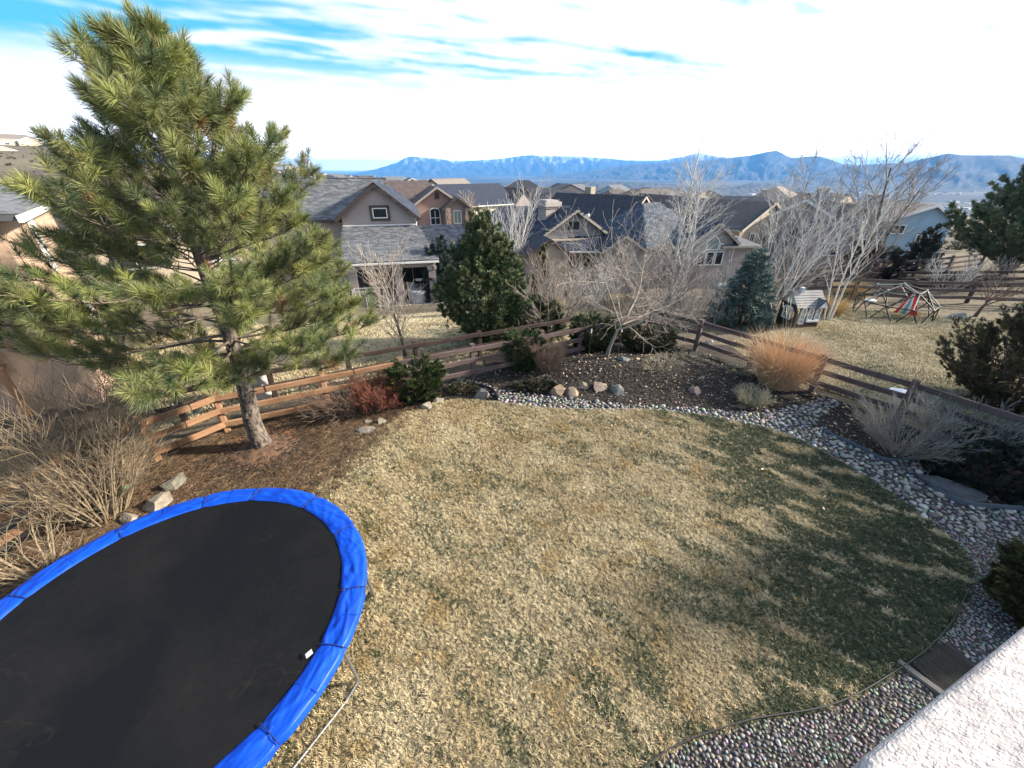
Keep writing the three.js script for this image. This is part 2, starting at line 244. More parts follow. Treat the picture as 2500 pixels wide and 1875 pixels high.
// ---------------------------------------------------------------- lawn: tufts of short dormant blades
function tuftGeo(seed, n, h, spread, w) {
  const r = rng(seed), g = new G();
  for (let i = 0; i < n; i++) {
    const a = r() * 2 * PI, q = sqrt(r()) * spread, x = cos(a) * q, z = sin(a) * q, b = r() * 2 * PI, l = h * (0.55 + 0.7 * r()), lean = (0.5 + 0.7 * r()) * l, s = [cos(b + PI / 2) * w, 0, sin(b + PI / 2) * w];
    const p0 = [x, 0, z], p1 = [x + cos(b) * lean * 0.4, l * 0.6, z + sin(b) * lean * 0.4], p2 = [x + cos(b) * lean, l * 0.85, z + sin(b) * lean];
    g.tri(add(p0, s, -1), add(p0, s), add(p1, s, 0.8)).tri(add(p0, s, -1), add(p1, s, 0.8), add(p1, s, -0.8)).tri(add(p1, s, -0.8), add(p1, s, 0.8), p2);
  }
  return g.geo();
}
const bladeMat = M({ roughness: 0.85, side: THREE.DoubleSide, color: C(1, 1, 1) });
function greenness(x, z) {                                        // how much of the turf here is still green
  const edge = edgeDist(lawnEdge, x, z), ux = x * 0.78 + z * 0.62, uz = -x * 0.62 + z * 0.78;
  const streak = fbm(ux * 1.25, uz * 3.1, 4, 4), big = fbm(x * 0.35, z * 0.35, 8, 3);
  const zone = sstep(1.0, 6.2, x + 0.22 * (z + 5) + 1.2 * noise(x * 0.6, z * 0.6, 31)) * 0.95 + sstep(-4.2, -2.6, z) * sstep(-1, 2, x) * 0.3;
  return clamp(sstep(-0.3, 0.4, streak * 4.2 + big * 1.4 + zone * 0.95 - 0.42) * (0.25 + zone * 0.75) + 0.15 * big + (x > 1 && edge < 0.7 ? 0.16 : 0));
}
{
  const r = rng(5), lists = [[], [], []], x0 = -7.3, x1 = 7.8, z0 = -9.9, z1 = 0.2;
  const tx = -4.21, tz = -2.98;
  for (let i = 0; i < 250000; i++) {
    const x = lerp(x0, x1, r()), z = lerp(z0, z1, r()), q = r();
    if (z > -1.2 + 0.2 * abs(x) || z < -1.1 * 20) continue;
    if (hypot(x - tx, z - tz) < 1.9) continue;
    const dep = -z * 0.884 + 2.67, u = x / dep; if (abs(u) > 1.35) continue;
    if (!inside(lawnEdge, x, z)) continue;
    const straw = sstep(-3.3, -5.0, x + 0.25 * (z + 5) + 0.9 * fbm(x * 0.9, z * 0.9, 3)); if (q < straw * 0.75) continue;
    const g = greenness(x, z), pat = fbm(x * 1.1, z * 1.1, 14, 3), fine = r();
    let c = mixc([0.42, 0.325, 0.175], [0.60, 0.505, 0.32], clamp(0.5 + pat * 1.5 + (fine - 0.5) * 0.6));
    if (fbm(x * 2.1, z * 2.1, 22, 2) > 0.22) c = mixc(c, [0.38, 0.25, 0.08], 0.5);
    const isG = r() < g * 0.93; if (isG) c = mixc([0.022, 0.040, 0.016], [0.085, 0.10, 0.042], r() * r() + (1 - g) * 0.4); else if (r() < g * 0.6) c = mixc(c, [0.16, 0.155, 0.075], 0.55); else if (r() < 0.2) c = mixc(c, [0.13, 0.10, 0.05], 0.75);
    lists[i % 3].push([x, 0.018, z, r() * 6.28, (r() - 0.5) * 0.3, (r() - 0.5) * 0.3, (0.7 + 0.6 * r()) * (0.85 + 0.5 * fbm(x * 3, z * 3, 2, 2)) * (isG ? 1.1 : 1), c]);
  }
  const grass = new THREE.Group(); grass.name = 'lawn_grass'; scene.add(grass); tag(grass, 'short dormant tan and green grass blades of the back lawn', 'grass', null, 'stuff');
  lists.forEach((l, k) => tag(scatter('grass_blades', tuftGeo(k + 50, 8, 0.05, 0.03, 0.0034), bladeMat, l, grass), null, null, null, 'stuff'));
}
// the neighbour's lawns: coarser tufts where they are seen
{
  const r = rng(6), L = [[], []];
  const field = [[7.2, -13.6], [9.0, -10.8], [11, -8.2], [15.5, -9], [22, -14.8], [20.5, -17.2], [18.8, -18.6], [15.8, -18.9], [13.6, -17.6], [11.6, -16.2], [9.5, -15.2]];
  const back = [[-13, -9.5], [-9.3, -7.6], [-7, -9.6], [-2.5, -12], [2, -13.8], [4.8, -15.2], [3.5, -21], [-2, -21.5], [-9, -20], [-14, -16]];
  for (let i = 0; i < 150000; i++) {
    const right = i % 2, x = right ? lerp(7, 22, r()) : lerp(-14, 5, r()), z = right ? lerp(-19, -8, r()) : lerp(-22, -7.5, r());
    if (!inside(right ? field : back, x, z)) continue;
    const pat = fbm(x * 0.7, z * 0.7, 4), gr = sstep(0.0, 0.4, fbm(x * 0.35, z * 0.35, 9) + (right ? 0.12 * sstep(14, 18, x) : 0.0)); let c = mixc([0.44, 0.36, 0.21], [0.60, 0.52, 0.35], clamp(0.5 + pat * 1.6 + (r() - 0.5) * 0.5));
    if (r() < gr * 0.7) c = mixc(c, [0.10, 0.11, 0.05], 0.75); else if (r() < 0.12) c = mixc(c, [0.12, 0.09, 0.05], 0.6);
    L[right].push([x, ground(x, z) - 0.005, z, r() * 6.28, (r() - 0.5) * 0.3, (r() - 0.5) * 0.3, 0.9 + 0.8 * r(), c]);
  }
  [['dormant tan grass of the lawn down behind the rail fence', 0], ['dormant straw grass of the neighbouring lawn with the climbing dome', 1]].forEach(([l, k]) => { const m = scatter('neighbour_grass', tuftGeo(60 + k, 7, 0.05, 0.05, 0.006), bladeMat, L[k]); tag(m, l, 'grass', null, 'stuff'); });
}

// ---------------------------------------------------------------- river rock and gravel
function stoneGeo(seed, sx, sy, sz, ws = 7, hs = 5, rough = 0.3) {
  const g = new THREE.SphereGeometry(1, ws, hs), p = g.attributes.position, r = rng(seed), o = r() * 50;
  for (let i = 0; i < p.count; i++) { const v = [p.getX(i), p.getY(i), p.getZ(i)], k = 1 + rough * noise(v[0] * 0.9 + o, v[1] * 0.9, v[2] * 0.9); p.setXYZ(i, v[0] * sx * k, v[1] * sy * k, v[2] * sz * k); }
  g.computeVertexNormals(); const n = g.attributes.normal;                 // close the seam
  for (let j = 0; j <= hs; j++) { const a = j * (ws + 1), b = a + ws, x = n.getX(a) + n.getX(b), y = n.getY(a) + n.getY(b), z = n.getZ(a) + n.getZ(b), l = hypot(x, y, z) || 1; n.setXYZ(a, x / l, y / l, z / l); n.setXYZ(b, x / l, y / l, z / l); }
  return g;
}
const stoneMap = tex(128, 128, (u, v) => { const n = fT(u, v, 8, 4), m = fT(u, v, 32, 1, T2); return 0.72 + 0.4 * (n - 0.5) + 0.25 * (m - 0.5); }, false, [1, 1]);
const stoneTones = [[0.41, 0.395, 0.37], [0.32, 0.31, 0.295], [0.22, 0.213, 0.205], [0.44, 0.42, 0.385], [0.35, 0.325, 0.29], [0.30, 0.30, 0.29], [0.14, 0.136, 0.131], [0.54, 0.525, 0.50]];
const stoneMats = stoneTones.map((c) => M({ color: C(...c.map((v) => v * 1.08)), map: stoneMap, roughness: 0.75 }));
const vaultBox = [[5.0, -2.86], [5.26, -3.02], [5.95, -3.22], [6.1, -2.8], [5.3, -2.44]];
{
  const r = rng(77), geos = [0, 1, 2, 3, 4].map((k) => stoneGeo(200 + k, 1, 0.42 + 0.1 * (k % 3), 0.72 + 0.12 * (k % 2))), all = [];
  const cell = new Map(), near = (x, z, d) => { const i = floor(x / 0.09), j = floor(z / 0.09); for (let a = -1; a <= 1; a++) for (let b = -1; b <= 1; b++) for (const q of cell.get((i + a) * 7919 + j + b) || []) if (hypot(q[0] - x, q[1] - z) < (q[2] + d) * 0.86) return true; return false; };
  const keep = (x, z, s) => { const k = floor(x / 0.09) * 7919 + floor(z / 0.09); if (!cell.has(k)) cell.set(k, []); cell.get(k).push([x, z, s]); };
  for (let i = 0; i < 260000; i++) {
    const x = lerp(-2.4, 11.5, r()), z = r() < 0.75 ? lerp(-5.6, -1.2, r()) : lerp(-11.6, -4.8, r());
    const small = sstep(-5.6, -4.6, z + 0.4 * noise(x, z)) * sstep(-0.2, 0.4, x - 0.6), big = 0.036 + 0.055 * r() ** 1.7, s = r() < small ? 0.017 + 0.017 * r() * r() + 0.004 * r() : big * 0.92;
    const dep = -z * 0.884 + 2.67; if (abs(x / dep) > 1.34 || -z * 0.468 - 5.7 * 0.884 < -1.1 * dep) continue;
    if (!inside(rockEdge, x, z) || inside(lawnEdge, x, z) || inside(vaultBox, x, z)) continue;
    if (edgeDist(lawnEdge, x, z) < s * 0.8) continue;
    if (near(x, z, s)) continue; keep(x, z, s);
    const stand = r() < 0.25 ? 0.5 : 0.14; all.push({ x, z, s, dep, q: [x, 0.014 + s * 0.30, z, r() * 6.28, (r() - 0.5) * 2 * stand, (r() - 0.5) * 2 * stand, s * (0.9 + 0.35 * r())], t: floor(r() * 8), k: floor(r() * 5) });
  }
  all.sort((a, b) => b.s / b.dep - a.s / a.dep);
  all.slice(0, 300).forEach((e) => { const m = put(new THREE.Mesh(geos[e.k], stoneMats[e.t]), 'stone', rockBed); m.position.set(...e.q.slice(0, 3)); m.rotation.set(e.q[4], e.q[3], e.q[5], 'YXZ'); m.scale.setScalar(e.q[6]); });
  const rest = geos.map(() => []), tone = (e) => stoneTones[e.t].map((v) => v * (e.s < 0.034 ? 0.88 : 1.12) * (0.7 + 0.45 * r())); all.slice(300).forEach((e) => rest[e.k].push([...e.q, tone(e)]));
  const wm = M({ map: stoneMap, roughness: 0.75 });
  rest.forEach((l, k) => tag(scatter('small_stones', geos[k], wm, l, rockBed), null, null, null, 'stuff'));
}
// shredded mulch, fallen pine needles, leaf litter
{
  const r = rng(31), chip = new G().box([0, 0, 0], [0.05, 0.007, 0.013]).geo(), L = [];
  for (let i = 0; i < 85000; i++) {
    const x = lerp(-8.5, 11.4, r()), z = lerp(-14.6, -2, r()); if (-z * 0.884 + 2.67 < abs(x) / 1.34 || !inside(yardEdge, x, z) || inside(lawnEdge, x, z) || inside(rockEdge, x, z)) continue;
    const lit = r(), ring0 = hypot(x + 5.72, z + 7.5), c = ring0 < 1.3 ? mixc([0.012, 0.01, 0.009], [0.06, 0.045, 0.035], r()) : lit < 0.10 ? [0.28, 0.23, 0.17] : lit < 0.25 ? [0.10, 0.07, 0.05] : mixc([0.009, 0.0075, 0.007], [0.047, 0.035, 0.029], r());
    if (ring0 < 0.55 && r() < 0.8) continue; L.push([x, (ring0 < 1.3 ? 0.03 + 0.13 * exp(-((ring0 / 0.7) ** 2)) : yardY(x, z) + 0.012), z, r() * 6.28, (r() - 0.5) * 0.7, (r() - 0.5) * 0.7, [0.5 + r(), 1, 0.6 + r()], c]);
  }
  tag(scatter('mulch_chips', chip, M({ roughness: 1 }), L), 'scattered dark bark chips of the mulch beds', 'mulch', null, 'stuff');
  const ng = new G(); for (let k = 0; k < 5; k++) { const a = k * 1.3 + 0.4 * k * k, l = 0.085; ng.beam([-cos(a) * l, 0.006 * k, -sin(a) * l + 0.02 * k], [cos(a) * l, 0.016, sin(a) * l], 0.0045, 0.003, { ch: 0.0005, n: 1 }); }
  const N = [];
  for (let i = 0; i < 60000; i++) {
    const x = lerp(-8.4, -2.2, r()), z = lerp(-9.6, -3, r()); if (!inside(yardEdge, x, z)) continue; const dT = hypot(x + 5.8, z + 7.6), inL = inside(lawnEdge, x, z);
    const w = sstep(-3.0, -5.0, x + 0.3 * (z + 7)) * (inL ? 0.65 : 1), ring = dT > 0.5 && dT < 1.25 ? 0.3 : 1; if (r() > w * ring) continue; if (hypot(x + 4.21, z + 2.98) < 1.7) continue;
    N.push([x, (inL ? 0.03 : 0.02) + 0.02 * r(), z, r() * 6.28, (r() - 0.5) * 0.4, (r() - 0.5) * 0.4, 0.7 + 0.6 * r(), dT < 0.75 && r() < 0.6 ? mixc([0.34, 0.14, 0.06], [0.45, 0.24, 0.12], r()) : mixc([0.04, 0.025, 0.016], [0.36, 0.235, 0.13], r() * r())]);
  }
  tag(scatter('pine_straw', ng.geo(), M({ roughness: 0.9 }), N), 'fallen brown pine needles on the ground under the big pine', 'pine straw', null, 'stuff');
  const leaf = new G(); leaf.quad([-0.03, 0, -0.012], [0, 0.012, -0.018], [0.03, 0.004, 0.01], [-0.005, 0, 0.02]); const LL = [];
  for (let i = 0; i < 2600; i++) { const x = lerp(-1, 11, r()), z = lerp(-14.2, -5.5, r()); if (!inside(yardEdge, x, z) || (inside(lawnEdge, x, z) && r() < 0.9)) continue; if (inside(rockEdge, x, z) && r() < 0.75) continue; LL.push([x, (inside(lawnEdge, x, z) ? 0.055 : yardY(x, z) + 0.03), z, r() * 6.28, (r() - 0.5), (r() - 0.5), 0.6 + r() * 0.8, mixc([0.30, 0.20, 0.12], [0.55, 0.44, 0.31], r())]); }
  tag(scatter('fallen_leaves', leaf.geo(), M({ side: THREE.DoubleSide, roughness: 0.8 }), LL), 'pale dead leaves scattered over the mulch and river rock', 'leaves', null, 'stuff');
  // bare brown earth round the pine, ringed with dark mulch
  const d = new G(), NR = 40; for (let i = 0; i < NR; i++) for (let j = 0; j < 8; j++) { const P = (a, q) => { const A = a / NR * 2 * PI, rr = q / 8 * 1.3 * (1 + 0.06 * noise(a * 0.5 % NR, 3)); const x = -5.72 + cos(A) * rr, z = -7.5 + sin(A) * rr * 0.9; return [x, 0.014 + 0.13 * exp(-((rr / 0.7) ** 2)) + 0.02 * noise(x * 4, z * 4), z]; }; d.quad(P(i, j), P(i, j + 1), P(i + 1, j + 1), P(i + 1, j)); }
  const em = tex(256, 256, (u, v) => mixc([0.05, 0.035, 0.025], [0.2, 0.11, 0.065], clamp(fT(u, v, 8, 4) * 1.5 - 0.3)), true, [1, 1]);
  tag(put(new THREE.Mesh(smoothed(d), M({ map: em, bumpMap: soilBump, bumpScale: 0.02, roughness: 1, side: THREE.DoubleSide })), 'earth_ring'), 'low ring of bare reddish earth round the foot of the big pine', null, null, 'structure');
}
// edging strips
const edgeMat = M({ color: C(0.035, 0.035, 0.038), roughness: 0.55 }), blueEdge = M({ color: C(0.12, 0.15, 0.18), roughness: 0.4, metalness: 0.3 });
function edging(name, label, pts, h, mat) { const g = new G(), s = smooth(pts, false, 8); for (let i = 0; i < s.length - 1; i++) g.beam([s[i][0], h / 2, s[i][1]], [s[i + 1][0], h / 2, s[i + 1][1]], 0.012, h, { ch: 0.003, n: 1 }); return tag(g.to(name, mat), label, 'edging'); }
edging('lawn_edging', 'thin black plastic edging between the near lawn corner and the gravel', [[6.95, -3.95], [6.2, -3.45], [5.54, -3.1], [4.95, -2.85], [3.85, -2.47], [2.65, -2.29], [1.59, -1.98], [0.6, -1.32]], 0.07, edgeMat);
edging('lawn_edging', 'pale tan edging strip along the far curve of the lawn', [[-0.6, -9.72], [0.92, -9.33], [2.3, -9.25], [3.67, -9.25], [5.46, -8.81], [6.72, -8.08], [7.4, -6.73]], 0.05, M({ color: C(0.34, 0.29, 0.2), roughness: 0.9 }));
edging('bed_edging', 'black plastic edging curving behind the grey rock at the lawn tip', [[-1.36, -10.6], [-0.95, -10.48], [-0.62, -10.28], [-0.45, -9.95], [-0.40, -9.72]], 0.16, edgeMat);
edging('bed_edging', 'curved blue grey edging of the small bed holding the slate slab', [[8.95, -6.75], [8.62, -6.5], [8.45, -6.12], [8.68, -5.76], [9.14, -5.66], [9.7, -5.6]], 0.14, blueEdge);
edging('bed_edging', 'blue grey edging below the feathery grey bush', [[7.72, -8.35], [7.74, -8.06], [8.05, -7.53], [8.23, -7.12], [9.0, -7.1], [9.6, -7.1]], 0.1, blueEdge);

// ---------------------------------------------------------------- boulders
function rock(name, label, pos, s, turn, col, seed, flat) {
  const g = new THREE.IcosahedronGeometry(1, 5), p = g.attributes.position, o = seed * 7.1, r = rng(seed), cuts = []; for (let k = 0; k < 13; k++) { const n = nrm([r() - 0.5, (r() - 0.3) * 0.9, r() - 0.5]); cuts.push([n, 0.42 + 0.3 * r()]); }
  for (let i = 0; i < p.count; i++) { let v = [p.getX(i), p.getY(i), p.getZ(i)]; for (const [n, d] of cuts) { const e = dot(v, n) - d; if (e > 0) v = add(v, n, -e); } const k = 1.12 + 0.13 * fbm(v[0] * 2 + o, v[1] * 2, v[2] * 2, 4); p.setXYZ(i, v[0] * s[0] * k * 0.54, max(-0.4, v[1]) * s[1] * k * 0.72, v[2] * s[2] * k * 0.54); }
  const f = g.toNonIndexed ? g : g; f.deleteAttribute('normal'); const q = f; q.computeVertexNormals();
  const m = put(new THREE.Mesh(q, M({ color: C(...col.map((q) => q * 0.62)), map: rockMap, bumpMap: stoneBump, bumpScale: 0.012, roughness: 0.9, flatShading: false })), name); m.position.set(pos[0], pos[1] - 0.05, pos[2]); m.rotation.set(0.2 * sin(seed * 3), turn, 0.2 * cos(seed * 5)); return tag(m, label, 'rock');
}
const rockMap = tex(256, 256, (u, v) => { const n = fT(u, v, 6, 5), m = fT(u, v, 24, 2, T2); return mixc([0.55, 0.5, 0.46], [1.1, 1.08, 1.05], clamp(n * 1.5 - 0.25 + (m - 0.5) * 0.5)); }, false, [2, 2]), stoneBump = bump(12, 4, T3, [2, 2]);
const Y = (x, z) => yardY(x, z);
rock('boulder', 'tan boulder with a dark face, first in the row of five in the mulch bed', [1.36, 0.14, -10.2], [0.5, 0.46, 0.42], 0.3, [0.36, 0.28, 0.21], 3);
rock('boulder', 'pale wedge boulder second in the row of five in the mulch bed', [1.72, 0.1, -10.15], [0.42, 0.42, 0.4], 1.4, [0.44, 0.37, 0.28], 4);
rock('boulder', 'small low cream boulder in the middle of the row of five in the mulch bed', [2.14, 0.1, -10.42], [0.42, 0.28, 0.36], 2.0, [0.46, 0.38, 0.27], 5);
rock('boulder', 'bright pink grey peaked boulder fourth in the row of five in the mulch bed', [2.58, 0.12, -10.3], [0.54, 0.42, 0.45], 0.7, [0.46, 0.38, 0.34], 6);
rock('boulder', 'blue grey lichened boulder at the end of the row of five in the mulch bed', [3.02, 0.1, -10.12], [0.48, 0.36, 0.42], 2.7, [0.26, 0.28, 0.27], 7);
rock('boulder', 'grey flat boulder below the garden stake nearest the dark juniper', [2.45, 0.2, -11.2], [0.5, 0.28, 0.4], 1.0, [0.33, 0.31, 0.29], 8);
rock('boulder', 'blue grey boulder at the foot of the garden stake by the small bare tree', [3.55, 0.44, -11.6], [0.5, 0.3, 0.42], 0.2, [0.36, 0.38, 0.40], 9);
rock('flagstone', 'flat tan stone slab lying on the mulch near the fawn grass clump', [5.5, 0.12, -10.95], [0.75, 0.18, 0.45], 0.5, [0.36, 0.33, 0.28], 10);
rock('boulder', 'round pinkish boulder by itself below the flat tan slab', [5.24, 0.1, -10.2], [0.44, 0.36, 0.4], 1.2, [0.38, 0.29, 0.28], 11);
rock('boulder', 'grey and white split boulder at the lawn tip inside the black edging', [-0.82, 0.08, -9.98], [0.56, 0.44, 0.45], 2.1, [0.32, 0.31, 0.31], 12);
rock('boulder', 'white upright boulder on the lawn edge below the green juniper', [-2.37, 0.08, -9.35], [0.32, 0.36, 0.3], 0.4, [0.52, 0.48, 0.42], 13);
rock('boulder', 'small white rounded boulder beside the upright white one below the juniper', [-2.12, 0.06, -9.75], [0.38, 0.22, 0.3], 0.9, [0.5, 0.46, 0.39], 14);
rock('boulder', 'smooth pale round stone below the red barberry bush', [-3.34, 0.06, -8.55], [0.28, 0.22, 0.26], 0.6, [0.45, 0.41, 0.35], 15);
rock('boulder', 'small pale stone just above the flat stone slab below the red bush', [-3.62, 0.06, -8.6], [0.26, 0.18, 0.22], 1.9, [0.43, 0.40, 0.34], 16);
rock('flagstone', 'flat layered grey stone slab at the lawn edge below the red bush', [-3.62, 0.08, -8.22], [0.5, 0.22, 0.32], 0.1, [0.36, 0.34, 0.33], 17);
rock('boulder', 'large pale jagged boulder behind the trampoline rim', [-6.75, 0.12, -5.72], [0.62, 0.42, 0.42], 0.6, [0.43, 0.40, 0.34], 18);
rock('boulder', 'grey green dark sided boulder between the trampoline and the rail fence', [-6.85, 0.1, -6.28], [0.52, 0.36, 0.4], 0.9, [0.27, 0.27, 0.22], 19);
rock('boulder', 'low pale stone tucked behind the trampoline near the tan shrub', [-7.02, 0.1, -5.35], [0.42, 0.26, 0.3], 2.2, [0.46, 0.41, 0.35], 20);
rock('flagstone', 'tilted blue grey slate slab in the small edged bed', [8.8, 0.16, -6.15], [0.85, 0.26, 0.55], -0.6, [0.12, 0.13, 0.15], 21);
rock('boulder', 'low tan stone under the pale sage bush', [6.2, 0.05, -9.42], [0.44, 0.18, 0.26], 0.3, [0.30, 0.21, 0.15], 22);
rock('boulder', 'pale oval stone behind the far fence post past the small bare tree', [7.35, 0.08, -13.95], [0.4, 0.24, 0.3], 0.2, [0.42, 0.42, 0.42], 23);
rock('boulder', 'white rounded boulder at the foot of the small dark tree beyond the climbing dome', [19.85, -0.02, -17.15], [0.85, 0.6, 0.6], 0.1, [0.5, 0.5, 0.5], 24);
{ const g = new THREE.SphereGeometry(1, 20, 10), p = g.attributes.position; for (let i = 0; i < p.count; i++) { const k = 1 + 0.25 * noise(p.getX(i) * 2, p.getZ(i) * 2, 4); p.setXYZ(i, p.getX(i) * 0.28 * k, p.getY(i) * 0.06 * k, p.getZ(i) * 0.2 * k); } g.computeVertexNormals(); const m = put(new THREE.Mesh(g, M({ color: C(0.85, 0.87, 0.9), roughness: 0.6 })), 'snow_patch'); m.position.set(11.3, 0.0, -10.3); tag(m, 'small leftover patch of white snow beyond the near fence rails', 'snow'); }
{ const g = new THREE.SphereGeometry(1, 20, 14); const p = g.attributes.position; for (let i = 0; i < p.count; i++) { const t = p.getX(i), k = sqrt(max(0, 1 - abs(t) ** 1.6)) / max(1e-4, sqrt(1 - t * t)); p.setXYZ(i, t * 0.14, p.getY(i) * 0.08 * min(1.05, k), p.getZ(i) * 0.08 * min(1.05, k)); } g.computeVertexNormals(); const m = put(new THREE.Mesh(g, M({ color: C(0.03, 0.38, 0.16), roughness: 0.5, bumpMap: stoneBump, bumpScale: 0.003 })), 'foam_ball'); m.position.set(-7.75, 0.1, -6.12); m.rotation.y = 0.25; tag(m, 'green oval foam ball lying under the big tan shrub', 'ball'); }

// ---------------------------------------------------------------- trampoline
{
  const t = thing('trampoline', 'round trampoline with black mat and bright blue padded rim', 'trampoline', [-4.21, 0, -2.98]);
  const RO = 2.286, RI = 2.03, H = 0.9;
  const wove = tex(256, 256, (u, v) => { const n = fT(u, v, 4, 5), m = fT(u, v, 64, 1, T2), l = fT(u, v, 8, 3, T3); return mixc([0.0045, 0.0055, 0.0075], [0.019, 0.0175, 0.0165], clamp((n - 0.36) * 1.1 + (m - 0.5) * 0.35 + 0.9 * sstep(0.012, 0.0, abs(l - 0.5)) * sstep(0.45, 0.6, T2(u, v, 7)) * 0.5 + 0.4 * sstep(0.93, 1, T3(u, v, 64)))); }, true, [0.33, 0.33]);
  const matG = new G(); for (let i = 0; i < 20; i++) for (let k = 0; k < 72; k++) { const P = (a, q) => { const A = a / 72 * 2 * PI, r = q / 20 * (RI + 0.02); return [cos(A) * r, H - 0.035 - 0.06 * (1 - (r / RI) ** 2) + 0.004 * noise(cos(A) * r * 2, sin(A) * r * 2), sin(A) * r]; }; const pts = [P(k, i), P(k, i + 1), P(k + 1, i + 1), P(k + 1, i)]; matG.quad(pts[0], pts[3], pts[2], pts[1], [pts[0], pts[3], pts[2], pts[1]].map((p) => [p[0], p[2]])); }
  const mg = matG.geo(); { const n = mg.attributes.normal, p = mg.attributes.position; for (let i = 0; i < n.count; i++) { const s = nrm([-p.getX(i) * 0.025, 1, -p.getZ(i) * 0.025]); n.setXYZ(i, ...s); } }
  put(new THREE.Mesh(mg, new THREE.MeshPhysicalMaterial({ map: wove, roughness: 0.8, specularIntensity: 0.3, bumpMap: bump(64, 1, T2, [6, 6]), bumpScale: 0.001, side: THREE.DoubleSide })), 'jumping_mat', t);
  // padded rim in sections, wrinkled vinyl
  const vinyl = new THREE.MeshPhysicalMaterial({ map: tex(256, 128, (u, v) => mixc([0.0, 0.040, 0.40], [0.004, 0.080, 0.57], clamp(fT(u, v, 8, 4) * 1.6 - 0.3 + 0.5 * sstep(0.78, 0.95, T2(u, v, 48)))), true, [0.6, 1]), roughness: 0.46, specularIntensity: 0.7, clearcoat: 0.06, clearcoatRoughness: 0.3, side: THREE.DoubleSide });
  const joints = [-172, -142, -113, -93, -66, -40, -11, 8, 31, 62, 95, 130, 160].map((a) => a * R);
  for (let s = 0; s < joints.length; s++) {
    const a0 = joints[s], a1 = s + 1 < joints.length ? joints[s + 1] : joints[0] + 2 * PI, NA = max(16, floor((a1 - a0) / 0.014)), NR = 18, pos = [], uv = [], idx = [];
    for (let i = 0; i <= NA; i++) for (let j = 0; j <= NR; j++) {
      const f = i / NA, a = lerp(a0, a1, f), q = j / NR, end = min(f, 1 - f) * (a1 - a0) * 2.2, pinch = 1 - exp(-((end / 0.05) ** 2)) ;
      const arch = sqrt(max(0, 1 - (q * 2 - 1) ** 4)), S = a * RO;
      const w1 = 1 - abs(fbm(S * 1.6 + q * 1.3, q * 0.9 + s * 3.1, 4.4, 3)) * 3.4, w2 = 1 - abs(noise(S * 3.1 - q * 1.1, q * 1.2 + s, 9.2)) * 4.5, w3 = fbm(S * 7, q * 3, 2, 2);
      const wr = 0.020 * max(0, w1) + 0.014 * max(0, w2) + 0.012 * w3 + 0.008 * noise(S * 1.3, q * 2.5, 6);
      const edge = sin(q * PI) ** 0.5, r = lerp(RO + 0.045, RI - 0.02, q) + 0.012 * noise(S * 2.3, s, q > 0.5 ? 3 : 8) - (q > 0.5 ? 0.02 * (1 - pinch) * -1 : 0.02 * (1 - pinch)), y = H - 0.03 + (0.012 * arch * lerp(0.2, 1, pinch) + wr * edge) * (j === 0 || j === NR ? 0.2 : 1) - (j === 0 ? 0.055 : 0);
      pos.push(cos(a) * r, y, sin(a) * r); uv.push(S, q);
    }
    for (let i = 0; i < NA; i++) for (let j = 0; j < NR; j++) { const a = i * (NR + 1) + j, b = a + NR + 1; idx.push(a, a + 1, b, b, a + 1, b + 1); }
    const g = new THREE.BufferGeometry(); g.setAttribute('position', new THREE.Float32BufferAttribute(pos, 3)); g.setAttribute('uv', new THREE.Float32BufferAttribute(uv, 2)); g.setIndex(idx); g.computeVertexNormals();
    put(new THREE.Mesh(g, vinyl), 'pad_section', t);
  }
  const strap = M({ color: C(0.01, 0.02, 0.09), roughness: 0.7 });
  for (const a of joints) { const g = new G(), pts = []; for (let q = 0; q <= 6; q++) { const r = lerp(RO + 0.05, RI - 0.02, q / 6); pts.push([cos(a) * r, H - 0.012 + 0.02 * sin(q / 6 * PI), sin(a) * r]); } g.tube(pts, 0.006, 5); g.to('strap', strap, t); }
  for (let k = 0; k < joints.length; k++) { const a1 = k + 1 < joints.length ? joints[k + 1] : joints[0] + 2 * PI, a = lerp(joints[k], a1, 0.5), g = new G(), pts = []; for (let q = 0; q <= 6; q++) { const rr = lerp(RO + 0.045, RI - 0.01, q / 6); pts.push([cos(a) * rr, H - 0.004 + 0.008 * sin(q / 6 * PI), sin(a) * rr]); } g.tube(pts, 0.004, 4); g.to('seam', vinyl, t); }
  const steel = M({ color: C(0.42, 0.42, 0.41), metalness: 0.85, roughness: 0.38 });
  { const g = new G(), pts = []; for (let k = 0; k <= 72; k++) pts.push([cos(k / 72 * 2 * PI) * (RO - 0.02), H - 0.09, sin(k / 72 * 2 * PI) * (RO - 0.02)]); g.tube(pts, 0.024, 8); g.to('frame_ring', steel, t); }
  for (let k = 0; k < 5; k++) {                                     // U shaped legs
    const a0 = (7.5 + k * 72) * R, a1 = a0 + 43 * R, g = new G(), on = (a, r, y) => [cos(a) * r, y, sin(a) * r], pts = [];
    const top0 = on(a0, RO - 0.02, H - 0.1), top1 = on(a1, RO - 0.02, H - 0.1), f0 = on(a0 - 0.01, RO + 0.04, 0.03), f1 = on(a1 + 0.01, RO + 0.04, 0.03);
    for (let q = 0; q < 6; q++) pts.push(mixv(top0, f0, q / 6)); for (let q = 0; q <= 4; q++) { const w = q / 4; pts.push(add(mixv(mixv(f0, top0, 0.10), mixv(f0, f1, 0.12), w), [0, 0, 0])); } for (let q = 1; q < 8; q++) pts.push(mixv(mixv(f0, f1, 0.12), mixv(f0, f1, 0.88), q / 8)); for (let q = 0; q <= 4; q++) pts.push(mixv(mixv(f0, f1, 0.88), mixv(f1, top1, 0.1), q / 4)); for (let q = 1; q <= 6; q++) pts.push(mixv(f1, top1, 0.1 + 0.9 * q / 6));
    g.tube(pts, 0.021, 8); g.to('leg', steel, t);
  }
